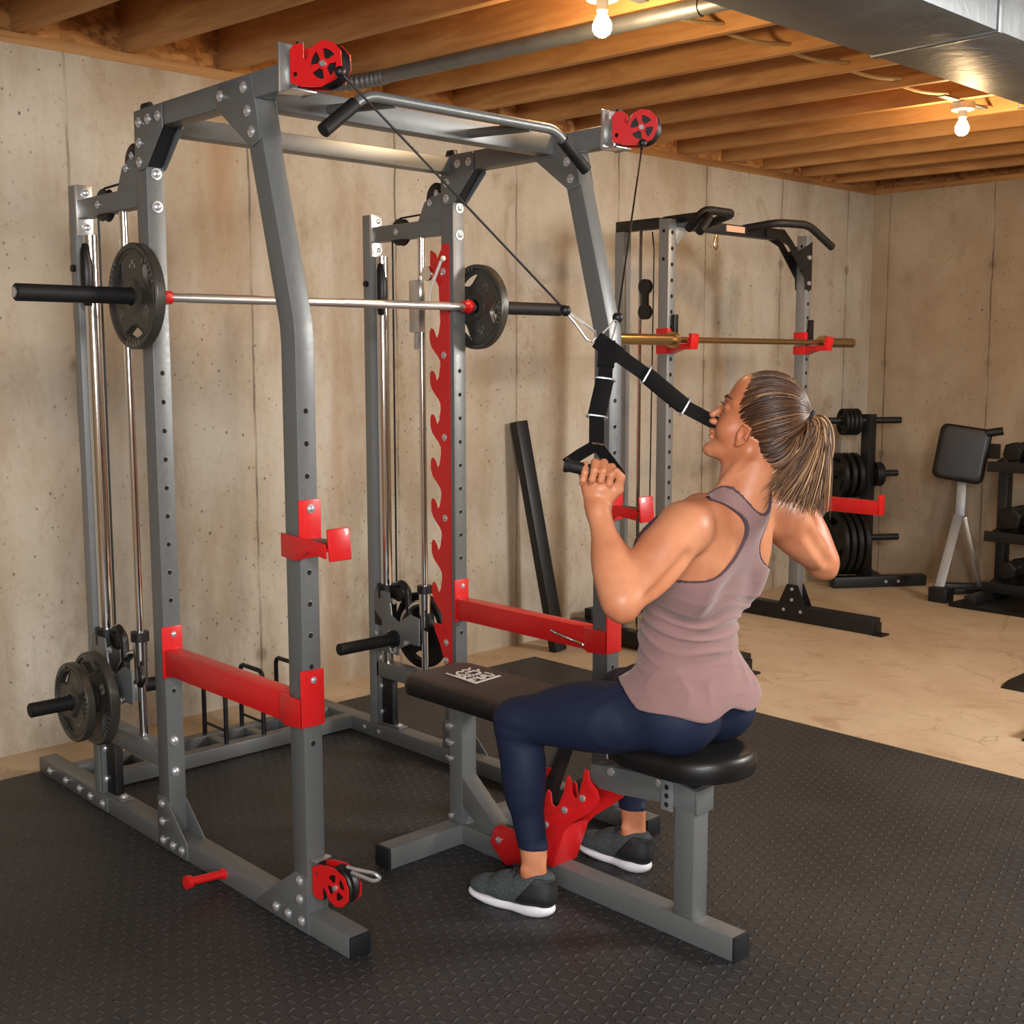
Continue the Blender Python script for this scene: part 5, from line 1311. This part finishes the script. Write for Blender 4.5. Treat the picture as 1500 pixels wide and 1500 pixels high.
# ---- shoes
def shoe(A, ang, s, knit):
    D = V3(math.sin(ang), math.cos(ang), 0); Sd = V3(D[1], -D[0], 0); Rm = np.stack([D, Sd, V3(0, 0, 1)], 1)
    heel = np.array([A[0], A[1], 0.])-D*.055
    L_ = lambda u, v, z: heel+D*u+Sd*v+V3(0, 0, z)
    up = [e_(0, L_(.045, 0, .055), (.052, .035, .040), Rm), e_(.03, L_(.105, 0, .055), (.065, .037, .038), Rm), e_(.03, L_(.170, s*-.004, .042), (.062, .041, .027), Rm), e_(.02, L_(.215, s*-.006, .036), (.042, .038, .020), Rm),
          c_(.02, L_(.020, 0, .055), L_(.012, 0, .098), .026, .020), c_(.02, L_(.055, 0, .07), L_(.052, 0, .092), .036, .038), c_(.03, L_(.085, 0, .070), L_(.140, 0, .052), .032, .030)]
    so = [e_(0, L_(.045, 0, .020), (.052, .038, .024), Rm), e_(.03, L_(.12, 0, .014), (.080, .036, .020), Rm), e_(.03, L_(.195, s*-.005, .016), (.066, .046, .018), Rm)]
    bl, bh = L_(-.03, -.07, -.02), L_(.29, .07, .14)
    lo_ = np.minimum(np.minimum(bl, bh), np.minimum(L_(-.03, .07, 0), L_(.29, -.07, 0)))-.01; hi_ = np.maximum(np.maximum(bl, bh), np.maximum(L_(-.03, .07, 0), L_(.29, -.07, 0)))+.01
    lo_[2] = -.02; hi_[2] = .15
    def grid(pr, fn, h=.0026):
        F = Field(lo_, hi_, h); fill(F, pr); X, Y, Z = F.ax[0].reshape(-1, 1, 1), F.ax[1].reshape(1, -1, 1), F.ax[2].reshape(1, 1, -1)
        U_ = (X-heel[0])*D[0]+(Y-heel[1])*D[1]; F.F = fn(F.F, U_, (X-heel[0])*Sd[0]+(Y-heel[1])*Sd[1], X, Y, Z).astype(np.float32); return nets(F)
    op = lambda X, Y, Z: -d_cone((X, Y, Z), A+V3(0, 0, -.03)+D*.004, A+V3(0, 0, .06)+D*.012, .033, .040)
    topz = lambda U_: .100-.030*np.clip((U_-.07)/.05, 0, 1)
    sh_ = np_mesh('shoe', [grid(up, lambda f, U_, V_, X, Y, Z: np.maximum(np.maximum(f, op(X, Y, Z)), np.maximum(.022-Z, Z-.116)))], knit, wom)
    np_mesh('sole', [grid(so, lambda f, U_, V_, X, Y, Z: np.maximum(f, np.maximum(.0005+.010*np.clip((U_-.20)/.06, 0, 1)**2-Z, Z-(.034-.010*np.clip((U_-.02)/.08, 0, 1)))))], 'sole_white', sh_)
    np_mesh('heel_counter', [grid(up, lambda f, U_, V_, X, Y, Z: np.maximum(np.maximum(f-.0018, op(X, Y, Z)), np.maximum(np.maximum(.026-Z, Z-.106), U_-(.036+.85*(.10-Z)))))], 'shoe_black', sh_)
    tg = [c_(0, L_(.092, 0, .096), L_(.078, 0, .124), .019, .015)]
    np_mesh('tongue', [grid(tg, lambda f, U_, V_, X, Y, Z: np.maximum(f, op(X, Y, Z)-.0))], 'shoe_black', sh_)
    lc = MB()
    for i in range(5):
        u = .092+.018*i; z = .1085-.0075*i-.0007*i*i
        lc.tube([tuple(L_(u, -.022, z-.010)), tuple(L_(u+.006, -.010, z)), tuple(L_(u+.010, .010, z)), tuple(L_(u+.002, .022, z-.010))], .0026, 6)
    lc.tube([tuple(L_(.088, .0, .110)), tuple(L_(.082, .020, .121)), tuple(L_(.096, .040, .104))], .0022, 6).tube([tuple(L_(.088, .0, .110)), tuple(L_(.078, -.020, .122)), tuple(L_(.090, -.040, .102))], .0022, 6)
    lc.build('laces', 'lace_black', sh_)
    return sh_
shoe(AL, -.22, -1, 'shoe_knit'); shoe(AR, .04, 1, 'shoe_knit')

# ================================================================== CABLES AND HANDLES
def strap(mb, pts, w, t, nrm):
    """flat webbing: width vector perpendicular to path and nrm"""
    P = [Vector(p) for p in pts]; nrm = Vector(nrm).normalized(); vs = []; n = len(P)
    for i, p in enumerate(P):
        d = (P[min(i+1, n-1)]-P[max(i-1, 0)]).normalized(); sd = d.cross(nrm).normalized(); q = sd.cross(d)
        for a, b in ((-1, -1), (1, -1), (1, 1), (-1, 1)): vs.append(p+sd*a*w/2+q*b*t/2)
    fs = [(0, 1, 2, 3), ((n-1)*4+3, (n-1)*4+2, (n-1)*4+1, (n-1)*4)]
    for i in range(n-1):
        for k in range(4): fs.append((i*4+k, i*4+(k+1) % 4, (i+1)*4+(k+1) % 4, (i+1)*4+k))
    return mb.add(vs, fs)
FV = (.68, .72, -.12)
def ring(mb, c, d, w, nrm, r=.0026):
    c, d, nrm = Vector(c), Vector(d).normalized(), Vector(nrm).normalized(); sd = d.cross(nrm).normalized(); q = sd.cross(d)
    mb.tube([c+sd*math.copysign(abs(math.cos(a))**.5, math.cos(a))*w/2+q*math.sin(a)*.007+d*.0*math.sin(a) for a in [k*2*PI/20 for k in range(20)]], r, 8, closed=True)
def handle_thing(P0, P1, ringp, path, G, Ax, T, n, label):
    h = thing('cable_handle', tuple(ringp), label, 'cable handle', 'cable handles pulled by the woman')
    MB().tube([P0, P1], .0027, 8).build('steel_cable', 'cable', h)
    d = (Vector(P1)-Vector(P0)).normalized()
    MB().sphere(tuple(Vector(P1)), .0135, 18).build('ball_stop', 'black_plastic', h)
    MB().sphere(tuple(Vector(P0)-d*.0), .0125, 16).cyl(Vector(P0), Vector(P0)+d*.03, .004, 8).build('pulley_stop', 'black_plastic', h)
    a, b = Vector(P1)+(Vector(ringp)-Vector(P1)).normalized()*.014, Vector(ringp); dd = (b-a).normalized(); sd = dd.cross(Vector(FV)).normalized(); L = (b-a).length
    car = [a+sd*.004, a+dd*L*.30+sd*.007, b-dd*.012+sd*.014, b+sd*.006, b-sd*.008, b-dd*.016-sd*.014, a+dd*L*.3-sd*.006, a-sd*.004]
    MB().tube(car, .0027, 8, closed=True).build('carabiner', 'zinc_bolt', h)
    # webbing loop
    w = MB(); P = [Vector(p) for p in path]
    strap(w, P, .034, .006, FV)
    for i in (1,): strap(w, [P[0]-(P[1]-P[0]).normalized()*.012, P[0]+(P[1]-P[0]).normalized()*.06], .040, .011, FV)
    m1 = P[0].lerp(P[-1], .42); m2 = P[0].lerp(P[-1], .78)
    dr = (P[-1]-P[0]).normalized()
    w.build('webbing_strap', 'webbing', h)
    k = MB(); strap(k, [P[1]+dr*.0, P[2]-dr*.004], .042, .013, FV); k.build('strap_keeper', 'webbing', h, bevel=.003)
    for q in (P[1], P[2]):
        rg_ = MB(); ring(rg_, q, dr, .048, FV); rg_.build('adjuster_ring', 'zinc_bolt', h)
    # triangle and grip
    ap = P[-1]; Ax, T = Vector(Ax), Vector(T); G = Vector(G)-Ax*.010
    e0, e1 = G-Ax*.060, G+Ax*.060
    tr_ = MB()
    strap(tr_, [ap, ap.lerp(e0, .5)-Ax*.004, e0+T*.004], .026, .005, n); strap(tr_, [ap, ap.lerp(e1, .5)+Ax*.004, e1+T*.004], .026, .005, n)
    tr_.build('side_webbing', 'webbing', h)
    r_ = MB(); ring(r_, ap, dr, .036, FV); r_.build('d_ring', 'chrome', h)
    MB().lathe([(0, 0), (0, .0150), (.006, .0170), (.012, .0140), (.118, .0140), (.124, .0170), (.130, .0150), (.130, 0)], tuple(G-Ax*.065), tuple(Ax), 24).build('grip', 'grip_rubber', h)
    return h
handle_thing((.660+.455, .020+.055, 2.035), (.660, -.244, 1.524), (.588, -.268, 1.468), [(.560, -.300, 1.455), (.517, -.334, 1.375), (.470, -.352, 1.290), (.440, -.380, 1.228)], GL, AxL, TL, nL,
             'black strap handle on a thin cable, gripped in her near left hand')
handle_thing((.030, .018, 2.052), (.470, -.250, 1.536), (.557, -.262, 1.470), [(.572, -.270, 1.462), (.690, -.311, 1.385), (.800, -.345, 1.305), (.985, -.405, 1.215)], GR, AxR, TR, nR,
             'black strap handle running behind her face to her hidden right hand')
# ================================================================== CAMERA, LIGHT
cd = bpy.data.cameras.new('camera'); cam = bpy.data.objects.new('camera', cd); COL.objects.link(cam)
cd.sensor_width = 36; cd.lens = 1772.447/1500*36; cd.clip_start = .05
yaw, pitch, roll = -.7539, -.123, -.0014
Fv = Vector((-math.sin(yaw)*math.cos(pitch), math.cos(yaw)*math.cos(pitch), math.sin(pitch)))
Rv = Vector((math.cos(yaw), math.sin(yaw), 0)); Uv = Rv.cross(Fv)
R2 = Rv*math.cos(roll)+Uv*math.sin(roll); U2 = -Rv*math.sin(roll)+Uv*math.cos(roll)
cam.matrix_world = Matrix(((R2.x, U2.x, -Fv.x, -1.5892), (R2.y, U2.y, -Fv.y, -2.2593), (R2.z, U2.z, -Fv.z, 1.4152), (0, 0, 0, 1)))
scn.camera = cam
def area(loc, target, sx, sy, e, col):
    l = bpy.data.lights.new('area_light', 'AREA'); l.shape = 'RECTANGLE'; l.size = sx; l.size_y = sy; l.energy = e; l.color = col
    o = bpy.data.objects.new('area_light', l); COL.objects.link(o); o.location = loc
    o.rotation_euler = (Vector(target)-Vector(loc)).to_track_quat('-Z', 'Y').to_euler(); return o
# soft cool light, added as daylight from the unseen left window
area((XW0+.02, (wy0+wy1)/2, (wz0+wz1)/2), (XW0+2, (wy0+wy1)/2+1.2, 1.3), 2.0, 1.1, 170, (.93, .97, 1))
# unseen soft lights without fixtures: fill added behind the viewer, key at right
area((-1.7, -3.6, 2.40), (.2, .6, .9), .8, .8, 105, (1, .98, .96))
area((3.5, -2.7, 2.25), (.5, .3, .6), .8, .8, 150, (1, .96, .91))
wd = bpy.data.worlds.new('world'); scn.world = wd; wd.use_nodes = True
wd.node_tree.nodes['Background'].inputs[0].default_value = (.9, .95, 1, 1); wd.node_tree.nodes['Background'].inputs[1].default_value = .3
vs_ = scn.view_settings; vs_.view_transform = 'Standard'; vs_.look = 'None'; vs_.gamma = 1; vs_.use_curve_mapping = False; vs_.exposure = 0.0
